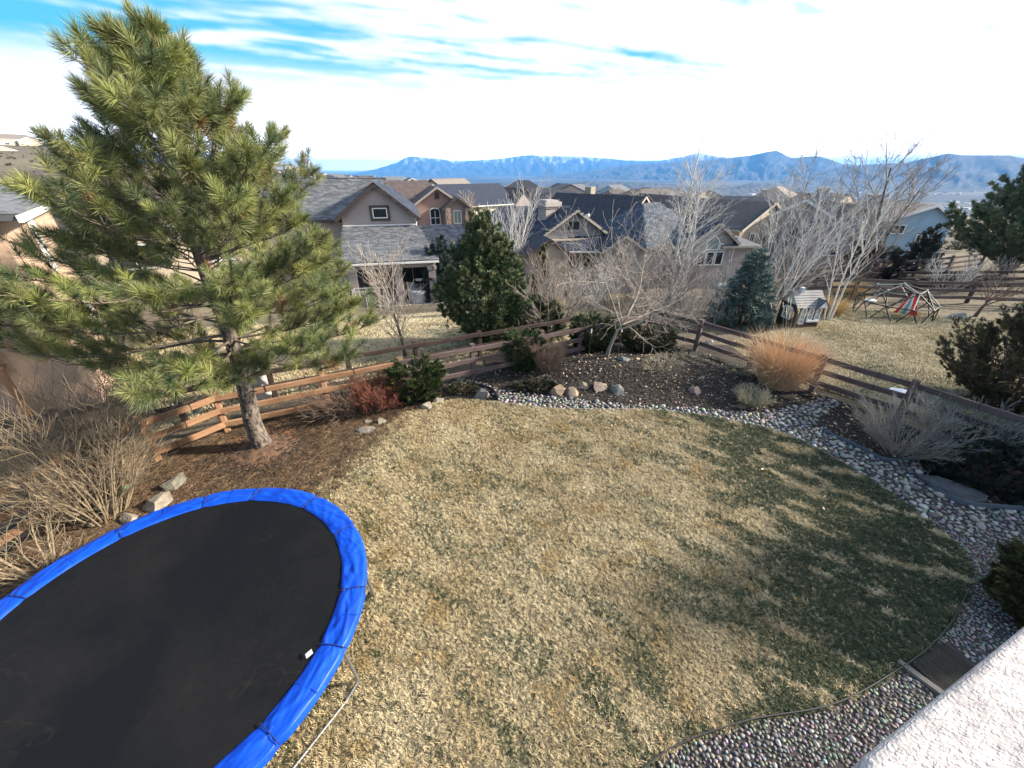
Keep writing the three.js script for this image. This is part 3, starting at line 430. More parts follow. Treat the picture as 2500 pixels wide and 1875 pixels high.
  { const g = new G(); g.box([0, 0, 0], [0.075, 0.004, 0.055]); const m = g.to('tag', M({ color: C(0.75, 0.75, 0.72), roughness: 0.7 }), t); m.position.set(1.93, H + 0.005, 0.4); m.rotation.set(0.1, 0.7, 0.25); }
}

// ---------------------------------------------------------------- split rail fences
const woodTex = (a, b, k) => tex(256, 256, (u, v) => { const g = fT(u, v * 1, 4, 2, T3), n = T1(u, v, 4), l = 0.5 + 0.5 * sin((v * 34 + n * 5 + T2(u, v, 3) * 3) * 2 * PI / 1), m = T2(u, v, 64); return mixc(a, b, clamp(0.3 + 0.35 * (l - 0.5) + (g - 0.5) * 0.9 + (m - 0.5) * 0.3 + 0.2)); }, true, [0.6, 2.6]);
const woodBump = tex(256, 256, (u, v) => 0.5 + 0.3 * sin((v * 34 + T1(u, v, 4) * 5 + T2(u, v, 3) * 3) * 2 * PI) + 0.4 * (T3(u, v, 48) - 0.5), false, [0.6, 2.6]);
const cedar = M({ map: woodTex([0.22, 0.115, 0.06], [0.47, 0.275, 0.16]), bumpMap: woodBump, bumpScale: 0.004, roughness: 0.85 });
const cedarDark = M({ map: woodTex([0.085, 0.058, 0.054], [0.18, 0.128, 0.118]), bumpMap: woodBump, bumpScale: 0.004, roughness: 0.9 });  // darker, more purple tone than the other cedar rails
const darkStain = M({ map: woodTex([0.03, 0.018, 0.015], [0.075, 0.045, 0.038]), bumpMap: woodBump, bumpScale: 0.003, roughness: 0.8 });
const wireMat = M({ color: C(0.02, 0.02, 0.02), metalness: 0.4, roughness: 0.6 });
function fence(label, posts, o) {                                   // posts: [x, z, y?]; each post and each rail is a part
  const t = thing('rail_fence', label, 'fence'), r = rng(o.seed), heights = o.heights || [1.02, 0.66, 0.3], ph = o.ph || 1.18, pw = o.pw || 0.14;
  posts.forEach(([x, z, y0], i) => {
    const y = y0 ?? (o.flat ? 0 : ground(x, z)), lx = (r() - 0.5) * 0.05, lz = (r() - 0.5) * 0.05;
    new G().beam([x, y - 0.15, z], [x + lx, y + ph + (r() - 0.5) * 0.05, z + lz], pw, pw, { up: o.up || nrm([posts[min(i + 1, posts.length - 1)][0] - posts[max(0, i - 1)][0], 0, posts[min(i + 1, posts.length - 1)][1] - posts[max(0, i - 1)][1]]), ch: 0.02, n: 4, rough: 0.012, seed: r() * 90 }).to('post', o.postMat || o.mat, t);
    if (i === posts.length - 1 || (o.gaps || []).includes(i)) return;
    const [x2, z2, y2b] = posts[i + 1], y2 = y2b ?? (o.flat ? 0 : ground(x2, z2)), d = nrm([x2 - x, 0, z2 - z]), s = o.side ?? 0.09, off = [-d[2] * s, 0, d[0] * s];
    for (const h of heights) {
      const j = () => (r() - 0.5) * 0.03, a = [x + off[0] - d[0] * 0.02, y + h + j(), z + off[2] - d[2] * 0.02], b = [x2 + off[0] + d[0] * 0.02, y2 + h + j(), z2 + off[2] + d[2] * 0.02];
      const rail = new G().beam(a, b, 0.06, 0.145, { ch: 0.014, rough: 0.014, sag: 0.01, seed: r() * 90, n: o.n }).to('rail', o.mat(r) || o.mat, t);
      if (o.ties) for (let q = 0; q < o.ties; q++) { const f = 0.2 + 0.6 * r(), c = mixv(a, b, f), g = new G(); g.beam(add(c, d, -0.006), add(c, d, 0.006), 0.074, 0.16, { ch: 0.014, n: 1 }); g.to('wire_tie', wireMat, rail); }
    }
  });
  return t;
}
const asFn = (m) => () => m;
fence('orange brown three rail fence section beside the trampoline and the big tan shrub', [[-8.6, -4.2], [-8.35, -5.9], [-8.08, -6.98]], { seed: 11, flat: true, mat: asFn(cedar), postMat: cedar, ties: 1, pw: 0.15 });
fence('orange brown three rail fence behind the big pine, ending at the red bush', [[-7.82, -7.08], [-6.98, -8.2], [-4.9, -9.25], [-3.1, -10.15]], { seed: 1, flat: true, mat: asFn(cedar), postMat: cedar, ties: 1 });
fence('darker grey brown three rail fence between the junipers along the back bed', [[-3.1, -10.15], [-1.21, -11.12], [0.95, -12.15], [2.3, -12.85], [4.9, -14.2]], { seed: 2, flat: true, mat: asFn(cedarDark), postMat: cedarDark, ties: 0 });
fence('darker purple brown rail fence running from the back corner past the fawn grass clump', [[5.2, -14.6], [6.55, -13.3], [7.65, -11.75], [8.7, -10.25], [9.87, -8.7], [11.0, -6.9], [12.0, -4.6]], { seed: 3, flat: true, mat: asFn(cedarDark), postMat: cedarDark, side: -0.09, ties: 1 });
fence('dark stained two rail fence just behind the orange fence', [[-12, -6.6], [-10.2, -7.6], [-8.35, -8.65], [-6.6, -9.8], [-4.8, -10.75], [-3.0, -11.65], [-1.1, -12.6], [0.8, -13.5], [2.6, -14.4]], { seed: 4, flat: true, mat: asFn(darkStain), postMat: darkStain, heights: [0.92, 0.5], ph: 1.02, ties: 0 });
fence('dark brown rail fence behind the climbing dome', [[15.5, -22], [18.2, -21.2], [20.4, -20.4], [22.6, -19.6], [24.8, -18.4], [27, -17]], { seed: 5, mat: asFn(cedarDark), postMat: darkStain, ties: 0 });
fence('brown rail fence climbing the slope beyond the grass clumps toward the round pine', [[16.5, -24.5], [19, -25.2], [21.5, -25.8], [24, -26.6], [27, -27.4], [30, -28.2], [33, -29]], { seed: 6, mat: asFn(cedarDark), postMat: cedarDark, ties: 0, side: -0.09 });
fence('distant pair of dark rail fences at the foot of the round pine', [[22, -23], [25, -22], [28, -21], [31, -20], [34, -19]], { seed: 7, mat: asFn(darkStain), postMat: darkStain, ties: 0 });

// ---------------------------------------------------------------- ribbed mat over the vault, parapet, stakes
{
  const t = thing('ribbed_lid', 'dark brown ribbed lid set in the gravel beside the near lawn corner', 'lid', [5.6, 0.03, -2.86], 0.3);
  const m = M({ map: woodTex([0.030, 0.027, 0.021], [0.085, 0.072, 0.055]), bumpMap: woodBump, bumpScale: 0.004, roughness: 0.9 });
  new G().box([0, -0.02, 0], [0.74, 0.04, 0.42]).to('base', m, t);
  for (let k = 0; k < 24; k++) new G().beam([-0.352 + k * 0.0306, 0.012, -0.2], [-0.352 + k * 0.0306, 0.012, 0.2], 0.021, 0.024, { ch: 0.005, n: 2, rough: 0.004, seed: k }).to('slat', m, t);
  const k = new G().box([0, 0, 0], [0.62, 0.07, 0.075]).to('kerb_stone', M({ color: C(0.19, 0.175, 0.16), map: stoneMap, roughness: 0.9 })); k.position.set(5.2, 0.03, -2.69); k.rotation.y = -1.02; tag(k, 'narrow pale stone strip along the ribbed lid', 'kerb stone');
}
{
  const st = tex(512, 512, (u, v) => { const n = fT(u, v, 32, 2), m = fT(u, v, 6, 3, T2); return clamp(0.6 * n + 0.3 * sstep(0.35, 0.7, n) + 0.2 * (m - 0.5)); }, false, [5, 9]);
  const stc = tex(256, 256, (u, v) => mixc([0.33, 0.30, 0.30], [0.62, 0.56, 0.52], clamp(fT(u, v, 5, 3) * 0.9 + (fT(u, v, 40, 2, T2) - 0.5) * 1.6 + 0.2)), true, [2, 2]);
  const t = thing('stucco_parapet', 'pink white rough stucco parapet cap below the viewer, cracked at its end', 'parapet');
  // outline of the cap in plan: long outer edge, rounded end, then back under the viewer
  const A = [1.95, -0.87], B = [0.70, -0.34], out = []; out.push([2.6, -1.145], A); for (let k = 0; k <= 6; k++) out.push(mixv([A[0], 0, A[1]], [B[0], 0, B[1]], 0.2 + k / 7.5).filter((q, i) => i !== 1)); out.push([0.66, -0.30], [0.645, -0.25], [0.66, -0.18], [0.8, 0.1], [3, 0.1]);
  const s = new THREE.Shape(out.map(([x, z]) => new THREE.Vector2(x, -z))), g = new THREE.ExtrudeGeometry(s, { depth: 0.16, bevelEnabled: true, bevelThickness: 0.025, bevelSize: 0.02, bevelSegments: 5, curveSegments: 4 }); g.rotateX(-PI / 2); g.translate(0, 4.51, 0);
  const m = M({ map: stc, bumpMap: st, bumpScale: 0.0035, roughness: 0.95 }); put(new THREE.Mesh(g, m), 'cap', t);
  const w = new THREE.ExtrudeGeometry(new THREE.Shape(out.map(([x, z]) => new THREE.Vector2(x + 0.03, -z - 0.04))), { depth: 4.45, bevelEnabled: false }); w.rotateX(-PI / 2); w.translate(0, 0.02, 0); put(new THREE.Mesh(w, m), 'wall', t);
  const cr = new G(), pts = [[0.705, 4.706, -0.33], [0.715, 4.707, -0.305], [0.708, 4.707, -0.285], [0.722, 4.707, -0.262], [0.716, 4.707, -0.245]]; cr.tube(pts, [0.001, 0.003, 0.0025, 0.003, 0.001], 5); cr.to('crack', M({ color: C(0.03, 0.025, 0.022), roughness: 1 }), t);
}
for (const [x, z, l] of [[2.51, -12.11, 'black garden stake with a white cap beside the middle dark juniper'], [3.42, -11.94, 'black garden stake with a white cap beside the grey boulder and small bare tree']]) {
  const t = thing('garden_stake', l, 'stake', [x, 0, z]), y = yardY(x, z); new G().tube([[0, y - 0.1, 0], [0.015, y + 0.85, 0.005]], 0.016, 6).to('rod', M({ color: C(0.02, 0.02, 0.02), roughness: 0.6 }), t); new G().tube([[0.015, y + 0.85, 0.005], [0.017, y + 0.97, 0.005]], 0.022, 8, true).to('cap', M({ color: C(0.8, 0.8, 0.78), roughness: 0.5 }), t);
}
// ---------------------------------------------------------------- bare branches
const axisOf = (d) => { let a = crs(d, [0, 1, 0.02]); if (len(a) < 0.05) a = crs(d, [1, 0, 0]); return nrm(a); };
const turnAbout = (d, ang, spin) => { const a = axisOf(d), b = crs(d, a), s = [a[0] * cos(spin) + b[0] * sin(spin), a[1] * cos(spin) + b[1] * sin(spin), a[2] * cos(spin) + b[2] * sin(spin)]; return nrm([d[0] * cos(ang) + s[0] * sin(ang), d[1] * cos(ang) + s[1] * sin(ang), d[2] * cos(ang) + s[2] * sin(ang)]); };
// o: lift (pull upwards per step), wig, kids [per level], ang, ratio, levels
function branch(g, r, p, d, L, rad, lv, o) {
  const n = lv === 0 ? o.steps0 || 6 : lv === 1 ? 5 : 4, pts = [p], radii = [rad]; let q = p, e = d; const dirs = [d];
  for (let i = 1; i <= n; i++) {
    e = nrm([e[0] + (r() - 0.5) * o.wig, e[1] + (r() - 0.5) * o.wig + o.lift * (lv ? 1 : 0.3), e[2] + (r() - 0.5) * o.wig]); q = add(q, e, L / n); pts.push(q); dirs.push(e); radii.push(max(o.tip, rad * (1 - i / n * (lv === 0 ? 0.75 : 0.7))));
  }
  const tgt = lv < (o.trunkLevels ?? 1) ? g[0] : g[1]; tgt.tube(pts, radii, lv === 0 ? 7 : lv === 1 ? 5 : lv === 2 ? 4 : 3);
  if (lv >= o.levels) { o.ends && o.ends.push([q, e]); return; }
  const k = o.kids[lv]; const from = o.from?.[lv] ?? 0.25;
  for (let i = 0; i < k; i++) {
    const f = from + (1 - from) * (i + 0.3 + 0.6 * r()) / k, at = min(n - 1, floor(f * n)), w = f * n - at, pp = mixv(pts[at], pts[at + 1], clamp(w)), dd = turnAbout(dirs[at + 1], (o.ang[lv] ?? 0.7) * (0.75 + 0.5 * r()), i * 2.4 + r() * 1.2);
    branch(g, r, pp, dd, L * (o.ratio[lv] ?? 0.55) * (0.65 + 0.6 * r()) * (1 - 0.45 * max(0, f - 0.3) * (o.cone ?? 1)), max(o.tip, rad * (o.rr ?? 0.5) * (1 - 0.5 * f)), lv + 1, o);
  }
}
const barkTex = (a, b) => tex(128, 256, (u, v) => { const n = fT(u, v, 6, 4), m = T2(u, v * 1, 12); return mixc(a, b, clamp(n * 1.3 - 0.15 + (m - 0.5) * 0.4)); }, true, [1, 1.4]);
const barkB = bump(12, 3, T2, [1, 1.5], 128);
const BARK = {
  grey: M({ map: barkTex([0.10, 0.085, 0.075], [0.26, 0.235, 0.21]), bumpMap: barkB, bumpScale: 0.01 }),
  pale: M({ map: barkTex([0.36, 0.35, 0.33], [0.66, 0.64, 0.60]), bumpMap: barkB, bumpScale: 0.006 }),
  tan: M({ map: barkTex([0.15, 0.115, 0.072], [0.38, 0.305, 0.20]), bumpMap: barkB, bumpScale: 0.008 }),
  twig: M({ map: barkTex([0.20, 0.172, 0.15], [0.42, 0.37, 0.325]) }),
  paleTwig: M({ map: barkTex([0.40, 0.385, 0.36], [0.66, 0.63, 0.59]) }),
  dark: M({ map: barkTex([0.03, 0.025, 0.022], [0.12, 0.095, 0.08]), bumpMap: barkB, bumpScale: 0.01 }),
  brown: M({ map: barkTex([0.09, 0.06, 0.045], [0.24, 0.17, 0.13]) }),
};
function bareTree(name, label, cat, x, z, o) {
  const y = o.y ?? ground(x, z), t = thing(name, label, cat, [x, y, z], 0, o.group), r = rng(o.seed), g = [new G(), new G()], P = { tip: 0.004, wig: 0.22, lift: 0.06, levels: 3, ...o };
  for (let s = 0; s < (o.stems || 1); s++) {
    const a = s * 2.4 + r(), sp = (o.spread ?? 0) * (o.stems > 1 ? 0.35 + 0.65 * sqrt((s + 0.5) / o.stems) : 1), d = nrm([cos(a) * sp + (o.lean?.[0] ?? 0), 1, sin(a) * sp + (o.lean?.[1] ?? 0)]), f = (o.base ?? 0.12) * r();
    branch(g, r, [cos(a) * f, -0.08, sin(a) * f], d, o.h * (0.75 + 0.3 * r()) * (o.trunkPart ?? 1), o.r * (o.stems > 1 ? 0.7 + 0.5 * r() : 1), 0, P);
  }
  if (g[0].p.length) g[0].to(o.stems > 1 ? 'stems' : 'trunk', BARK[o.bark || 'grey'], t); if (g[1].p.length) g[1].to('branches', BARK[o.twig || 'twig'], t);
  return t;
}
// ---------------------------------------------------------------- needles and sprays
function tuft(seed, n, L, w, o = {}) {                              // needles round a short shoot along +y
  const r = rng(seed), g = new G();
  for (let i = 0; i < n; i++) {
    const f = i / n, a = i * 2.4 + r(), y0 = (o.shoot ?? 0.12) * f, open = lerp(o.open0 ?? 1.25, o.open1 ?? 0.35, f) * (0.8 + 0.4 * r()), l = L * (0.75 + 0.4 * r()), d = [sin(open) * cos(a), cos(open), sin(open) * sin(a)], s0 = nrm(crs(d, [r() - 0.5, r() - 0.5, r() - 0.5])), s = [s0[0] * w, s0[1] * w, s0[2] * w], b = [0, y0, 0], droop = (o.droop ?? 0.12) * l;
    const m = add(b, d, l * 0.55), e = add(add(b, d, l), [0, 1, 0], -droop);
    g.tri(add(b, s, -1), add(b, s), add(m, s)).tri(add(b, s, -1), add(m, s), add(m, s, -1)).tri(add(m, s, -1), add(m, s), e);
  }
  return g.geo();
}
const eul = new THREE.Euler(), qt = new THREE.Quaternion(), v0 = V(0, 1, 0);
function aim(p, d, roll, s, c) { qt.setFromUnitVectors(v0, V(...nrm(d))); const q2 = new THREE.Quaternion().setFromAxisAngle(v0, roll); qt.multiply(q2); eul.setFromQuaternion(qt, 'YXZ'); return [...p, eul.y, eul.x, eul.z, s, c]; }
const needleMat = M({ roughness: 0.55, side: THREE.DoubleSide });

// ---------------------------------------------------------------- the big pine
{
  const t = thing('pine_tree', 'tall long needled green pine by the trampoline and rail fence', 'pine tree', [-5.8, 0, -7.63]), r = rng(404);
  const axis = (h) => [0.30 * sstep(0, 3.2, h) * 0.9 - 0.10 * sstep(0, 0.9, h) + 0.08 * sin(h * 1.1) + 0.16 * sstep(4.2, 8, h), h, 0.06 * sin(h * 0.8 + 1) + 0.1 * sstep(0, 4, h)];
  // trunk with a relief of bark plates
  const hs = []; for (let h = -0.15; h < 7.4; h += 0.045) hs.push(h);
  const NS = 40, pos = [], uv = [], idx = [];
  hs.forEach((h, i) => { const c = axis(max(0, h)), rad = (0.185 * (1 - h / 8.6) ** 1.05 + 0.075 * exp(-max(0, h) / 0.16)); for (let k = 0; k <= NS; k++) { const a = k / NS * 2 * PI, ca = cos(a), sa = sin(a), pl = abs(noise(ca * 2.6, sa * 2.6, h * 2.1)) * 2.2, q = rad * (1 + 0.16 * sstep(0.05, 0.3, pl) - 0.13 + 0.05 * noise(ca * 7, sa * 7, h * 9)); pos.push(c[0] + ca * q, h, c[2] + sa * q); uv.push(a * 0.2, h); } });
  for (let i = 0; i < hs.length - 1; i++) for (let k = 0; k < NS; k++) { const a = i * (NS + 1) + k, b = a + NS + 1; idx.push(a, b, a + 1, a + 1, b, b + 1); }
  const tg = new THREE.BufferGeometry(); tg.setAttribute('position', new THREE.Float32BufferAttribute(pos, 3)); tg.setAttribute('uv', new THREE.Float32BufferAttribute(uv, 2)); tg.setIndex(idx); tg.computeVertexNormals();
  const bk = tex(256, 256, (u, v) => { const n = fT(u, v, 8, 4), m = fT(u, v, 24, 2, T2); return mixc([0.045, 0.034, 0.028], [0.27, 0.225, 0.185], clamp(n * 1.6 - 0.4 + (m - 0.5) * 0.5)); }, true, [3, 2]);
  const bark = M({ map: bk, bumpMap: stoneBump, bumpScale: 0.015, roughness: 0.95 }); put(new THREE.Mesh(tg, bark), 'trunk', t);
  const limbs = new G(), tufts = [[], [], []], limbMat = M({ map: barkTex([0.06, 0.048, 0.04], [0.22, 0.18, 0.145]), roughness: 0.95 });
  const needle = (p, d, s, low) => { const pale = r(), c = r() < 0.02 ? [0.25, 0.15, 0.07] : mixc(mixc([0.042, 0.078, 0.036], [0.25, 0.29, 0.08], pale * pale), [0.40, 0.38, 0.13], 0.45 * r()); tufts[floor(r() * 3)].push(aim(p, d, r() * 6.28, s * (0.62 + 0.55 * r()), c)); };
  const prof = [[1.9, 2.2], [2.3, 2.95], [2.8, 2.95], [3.4, 2.55], [4.0, 2.1], [4.6, 1.8], [5.2, 1.5], [5.8, 1.15], [6.4, 0.8], [6.9, 0.42], [7.3, 0.22], [7.8, 0.15]];
  const reach = (h) => { for (let i = 0; i < prof.length - 1; i++) if (h < prof[i + 1][0]) return lerp(prof[i][1], prof[i + 1][1], clamp((h - prof[i][0]) / (prof[i + 1][0] - prof[i][0]))); return 0.15; };
  let h = 2.1, w = 0;
  while (h < 7.2) {
    const k = h < 2.2 ? 5 : h < 4.2 ? 7 : h < 5.6 ? 6 : 5;
    for (let i = 0; i < k; i++) {
      const a = (i + w * 0.37) / k * 2 * PI + (r() - 0.5) * 0.6, hh = h + (r() - 0.5) * 0.28, L = reach(hh) * (0.78 + 0.4 * r()) * (cos(a) < -0.2 ? (hh < 3.9 ? 1.2 : 0.82) : hh > 3.6 ? 1.1 : 0.95) * (sin(a) > 0.35 && hh < 2.5 ? 0.5 : 1), base = axis(hh), steep = lerp(0.10, 1.2, sstep(2, 7.0, hh)) * (0.8 + 0.4 * r()), N = max(5, floor(L / 0.22)), pts = [base], radii = [0.042 * (1 - hh / 9) * (0.5 + 0.5 * L / 3)];
      let d = nrm([cos(a), steep * 0.6, sin(a)]), p = base; const dirs = [d];
      for (let s = 1; s <= N; s++) { d = nrm([d[0] + (r() - 0.5) * 0.22, d[1] + (s > N * 0.45 ? 0.085 : -0.03 * (hh < 4 ? 1.2 : 0)) + (r() - 0.5) * 0.14, d[2] + (r() - 0.5) * 0.22]); p = add(p, d, L / N); pts.push(p); dirs.push(d); radii.push(max(0.007, radii[0] * (1 - s / N))); }
      limbs.tube(pts, radii, 6);
      for (let s = 1; s <= N; s++) {                                // side shoots
        const f = s / N; if (f < 0.28) { if (r() < 0.35) { const dd = turnAbout(dirs[s], 0.9, r() * 6.28), e = add(pts[s], dd, 0.25 + 0.3 * r()); limbs.tube([pts[s], add(mixv(pts[s], e, 0.5), [0, -0.03, 0]), e], [0.008, 0.006, 0.003], 4); } continue; }
        const ns = f > 0.4 && r() < 0.85 ? 3 : 2;
        for (let b = 0; b < ns; b++) {
          const side = turnAbout(dirs[s], 0.55 + 0.5 * r(), (b / ns + r() * 0.3) * 2 * PI), up = nrm([side[0], side[1] * 0.5 + 0.28 + 0.25 * r(), side[2]]), l = (0.22 + 0.42 * r()) * (1.15 - 0.5 * f) * min(1, L / 1.4), q1 = add(pts[s], up, l * 0.5), d2 = nrm(add(up, [0, 1, 0], 0.35 + 0.2 * r())), q2 = add(q1, d2, l * 0.5);
          limbs.tube([pts[s], q1, q2], [0.010, 0.008, 0.006], 4);
          needle(q2, d2, 1.05); if (r() < 0.6) needle(mixv(q1, q2, 0.3), nrm(add(d2, [r() - 0.5, 0, r() - 0.5], 1.4)), 0.85); if (r() < 0.4) needle(q1, turnAbout(d2, 0.9, r() * 6.28), 0.8);
        }
      }
      needle(p, d, 1.1); needle(p, turnAbout(d, 0.7, r() * 6), 1);
    }
    h += lerp(0.34, 0.25, sstep(2, 7, h)); w++;
  }
  for (let i = 0; i < 7; i++) needle(add(axis(7.3 + i * 0.06), [0, 0, 0]), nrm([(r() - 0.5) * 0.9, 1, (r() - 0.5) * 0.9]), 0.95);
  limbs.tube([axis(7.3), add(axis(7.6), [0.02, 0.1, 0])], [0.03, 0.012], 6);
  for (const [q, e] of [[1.55, [0.35, 0.03, 0.15]], [1.72, [-0.5, 0.2, 0.35]], [1.3, [0.25, 0.05, 0.2]]]) { const b = axis(q); limbs.tube([b, add(b, e, 0.5), add(add(b, e), [0, 0.03, 0])], [0.022, 0.016, 0.01], 6, true); }
  limbs.to('limbs', limbMat, t);
  const cr = new THREE.Group(); cr.name = 'crown'; t.add(cr);
  tufts.forEach((l, k) => scatter('needles', tuft(70 + k, 120, 0.19 + 0.02 * k, 0.0023, { shoot: 0.10 + 0.05 * k, open0: 1.35, open1: 0.2, droop: 0.06 }), needleMat, l, cr));
  console.log('pine tufts', tufts.map((l) => l.length).join(' '));
}
// ---------------------------------------------------------------- conifers and junipers
const sprig = (seed, n, L, w) => tuft(seed, n, L, w, { shoot: L * 1.2, open0: 0.75, open1: 0.25, droop: 0 });
// a rounded evergreen: sprigs through a volume, pointing out and up
function evergreen(name, label, cat, x, z, o) {
  const y = o.y ?? ground(x, z), t = thing(name, label, cat, [x, y, z], 0, o.group), r = rng(o.seed), st = new G(), L = [[], []], N = o.n;
  for (let i = 0; i < (o.stems ?? 14); i++) { const a = r() * 2 * PI, f = sqrt(r()) * 0.75, hh = o.h * (0.5 + 0.4 * r()), e = [cos(a) * f * o.w, hh, sin(a) * f * (o.d || o.w)]; st.tube([[cos(a) * 0.05, -0.05, sin(a) * 0.05], [e[0] * 0.45, hh * 0.4, e[2] * 0.45], e], [o.sr ?? 0.03, (o.sr ?? 0.03) * 0.7, 0.006], 5); }
  if (o.trunk) st.tube([[0, -0.1, 0], [0.03, o.h * 0.5, 0], [0, o.h * 0.93, 0.02]], [o.trunk, o.trunk * 0.6, 0.01], 7);
  const K = o.clumps ?? floor(N / 26), per = floor(N / K), cs = (o.cs ?? 0.2) * (o.h + o.w) * 0.5;
  for (let j = 0; j < K; j++) {
    const a = j * 2.39996 + r() * 0.9, v = o.shape === 'cone' ? 1 - pow((j + r()) / K, 0.6) : (j + r()) / K, lump = 1 + 0.42 * fbm(cos(a) * 1.6 + o.seed, sin(a) * 1.6, v * 3.2, 3) * (o.lump ?? 1);
    const R0 = o.shape === 'cone' ? (1 - v) + 0.03 : o.shape === 'egg' ? sin(PI * pow(clamp(v * 0.97 + 0.02), 0.75)) : o.shape === 'spread' ? sqrt(v * 0.85 + 0.15) * (v > 0.75 ? 1 - (v - 0.75) * 1.8 : 1) : sqrt(max(0, 1 - (v * 1.25 - 0.35) ** 2 / 0.83));
    const q = pow(r(), o.fill ?? 0.22) * R0 * lump * 0.93, hY = (o.lift ?? 0) + v * (o.h - (o.lift ?? 0)), c = [cos(a) * q * o.w, max(0.03, hY), sin(a) * q * (o.d || o.w)];
    const out = o.out ?? 0.9, D = nrm([cos(a) * out + (r() - 0.5) * 0.5, (o.up ?? 0.8) * lerp(0.7, 1.3, v) + (r() - 0.5) * 0.4, sin(a) * out + (r() - 0.5) * 0.5]), sz = cs * (0.6 + 0.8 * r()) * (o.shape === 'cone' ? 0.4 + 0.9 * (1 - v) : 1), tone = r();
    if (o.twigs !== 0 && q > 0.3) st.tube([[c[0] * 0.25, max(0.02, c[1] - 0.35 * o.h * 0.4), c[2] * 0.25], add(c, D, -sz * 0.6), add(c, D, sz * 0.3)], [0.012 * (o.s || 1), 0.008 * (o.s || 1), 0.004], 3);
    for (let i = 0; i < per; i++) {
      const f = r(), w = sz * (1 - f * 0.8) * 0.55, p = add(add(c, D, (f - 0.35) * sz * 1.3), [(r() + r() - 1) * w, (r() + r() - 1) * w * (o.flat ?? 0.7), (r() + r() - 1) * w]), d = nrm(add(D, [r() - 0.5, r() - 0.5, r() - 0.5], 1.1)); p[1] = max(0.02, p[1]);
      L[i % 2].push(aim(p, d, r() * 6.28, (o.s || 1) * (0.7 + 0.6 * r()), mixc(mixc(o.c0, o.c1, clamp(tone * 0.6 + r() * 0.4)), o.c2 || o.c1, r() < (o.mix ?? 0.15) && f > 0.5 ? 0.8 : 0)));
    }
  }
  const stm = st.to(o.trunk ? 'trunk' : 'stems', BARK[o.bark || 'brown'], t);
  const cr = new THREE.Group(); cr.name = 'crown'; t.add(cr);
  L.forEach((l, k) => scatter('needles', o.geo?.[k] || SPR[k], needleMat, l, cr)); return t;
}
const SPR = [sprig(80, 24, 0.065, 0.0042), sprig(81, 26, 0.06, 0.0042)], PINESPR = [tuft(82, 26, 0.11, 0.006, { shoot: 0.06, open0: 1.1, open1: 0.3 }), tuft(83, 26, 0.10, 0.006, { shoot: 0.06, open0: 1.2, open1: 0.3 })], SPRUCE = [tuft(84, 26, 0.05, 0.007, { shoot: 0.16, open0: 1.0, open1: 0.5, droop: 0 }), tuft(85, 26, 0.05, 0.007, { shoot: 0.18, open0: 1.0, open1: 0.5, droop: 0 })];
const jun = { c0: [0.022, 0.042, 0.015], c1: [0.07, 0.105, 0.032], c2: [0.12, 0.12, 0.03], shape: 'spread', up: 0.75 };
evergreen('juniper_shrub', 'dark green spreading juniper beside the red barberry bush', 'shrub', -2.65, -9.85, { ...jun, seed: 1, y: 0, h: 1.0, w: 0.92, d: 0.75, n: 4200, mix: 0.3 });
evergreen('juniper_shrub', 'dark green upright juniper hugged by a dry brown bush against the rails', 'shrub', 0.35, -11.75, { ...jun, seed: 2, y: 0, h: 1.15, w: 0.72, n: 3000 });
evergreen('juniper_shrub', 'blackish green juniper behind the small bare tree at the back corner', 'shrub', 2.85, -13.2, { ...jun, seed: 3, y: 0, h: 1.15, w: 1.0, d: 0.7, n: 4000, c0: [0.012, 0.024, 0.01] });
evergreen('juniper_shrub', 'olive spreading juniper between the bare tree and the corner fence', 'shrub', 4.7, -13.1, { ...jun, seed: 4, y: 0, h: 0.8, w: 1.2, d: 0.7, n: 3200, c0: [0.03, 0.035, 0.014], c1: [0.075, 0.075, 0.03] });
evergreen('creeping_juniper', 'low dark creeping juniper in front of the row of five boulders', 'shrub', 0.72, -10.45, { ...jun, seed: 5, y: 0.02, h: 0.22, w: 0.62, d: 0.3, n: 1300, s: 0.8, c0: [0.018, 0.022, 0.012], c1: [0.05, 0.05, 0.025], shape: 'dome', up: 0.35 });
evergreen('creeping_juniper', 'small olive creeping plant by the grey boulder at the lawn tip', 'shrub', -1.45, -10.3, { ...jun, seed: 6, y: 0.02, h: 0.2, w: 0.4, d: 0.25, n: 700, s: 0.7, c0: [0.04, 0.04, 0.018], c1: [0.10, 0.10, 0.04], shape: 'dome', up: 0.4 });
evergreen('juniper_tree', 'large bronze green juniper beyond the near rails by the neighbouring lawn', 'shrub', 13.4, -9.3, { ...jun, seed: 7, h: 2.7, w: 1.6, d: 1.5, n: 5600, cs: 0.24, s: 1.5, shape: 'egg', lump: 1.9, c0: [0.05, 0.045, 0.024], c1: [0.16, 0.125, 0.062], up: 1.1 });
evergreen('juniper_tree', 'dark juniper leaning over the rails nearest the viewer', 'shrub', 14.4, -7.4, { ...jun, seed: 8, h: 3.4, w: 1.5, n: 5600, cs: 0.24, s: 1.5, shape: 'egg', lump: 1.9, c0: [0.045, 0.045, 0.024], c1: [0.13, 0.11, 0.055], up: 1.2 });
evergreen('juniper_shrub', 'dark blue green low juniper mass below the rails beside the slate slab', 'shrub', 9.9, -6.5, { ...jun, seed: 9, y: 0, h: 0.85, w: 1.1, d: 0.9, n: 5200, shape: 'dome', c0: [0.02, 0.03, 0.022], c1: [0.055, 0.07, 0.055], mix: 0.06 });
evergreen('juniper_shrub', 'dark dense evergreen shrub at the edge of the gravel near the ribbed lid', 'shrub', 7.45, -3.5, { ...jun, seed: 10, y: 0, h: 1.35, w: 0.62, n: 3600, shape: 'egg', c0: [0.025, 0.03, 0.012], c1: [0.07, 0.07, 0.025] });
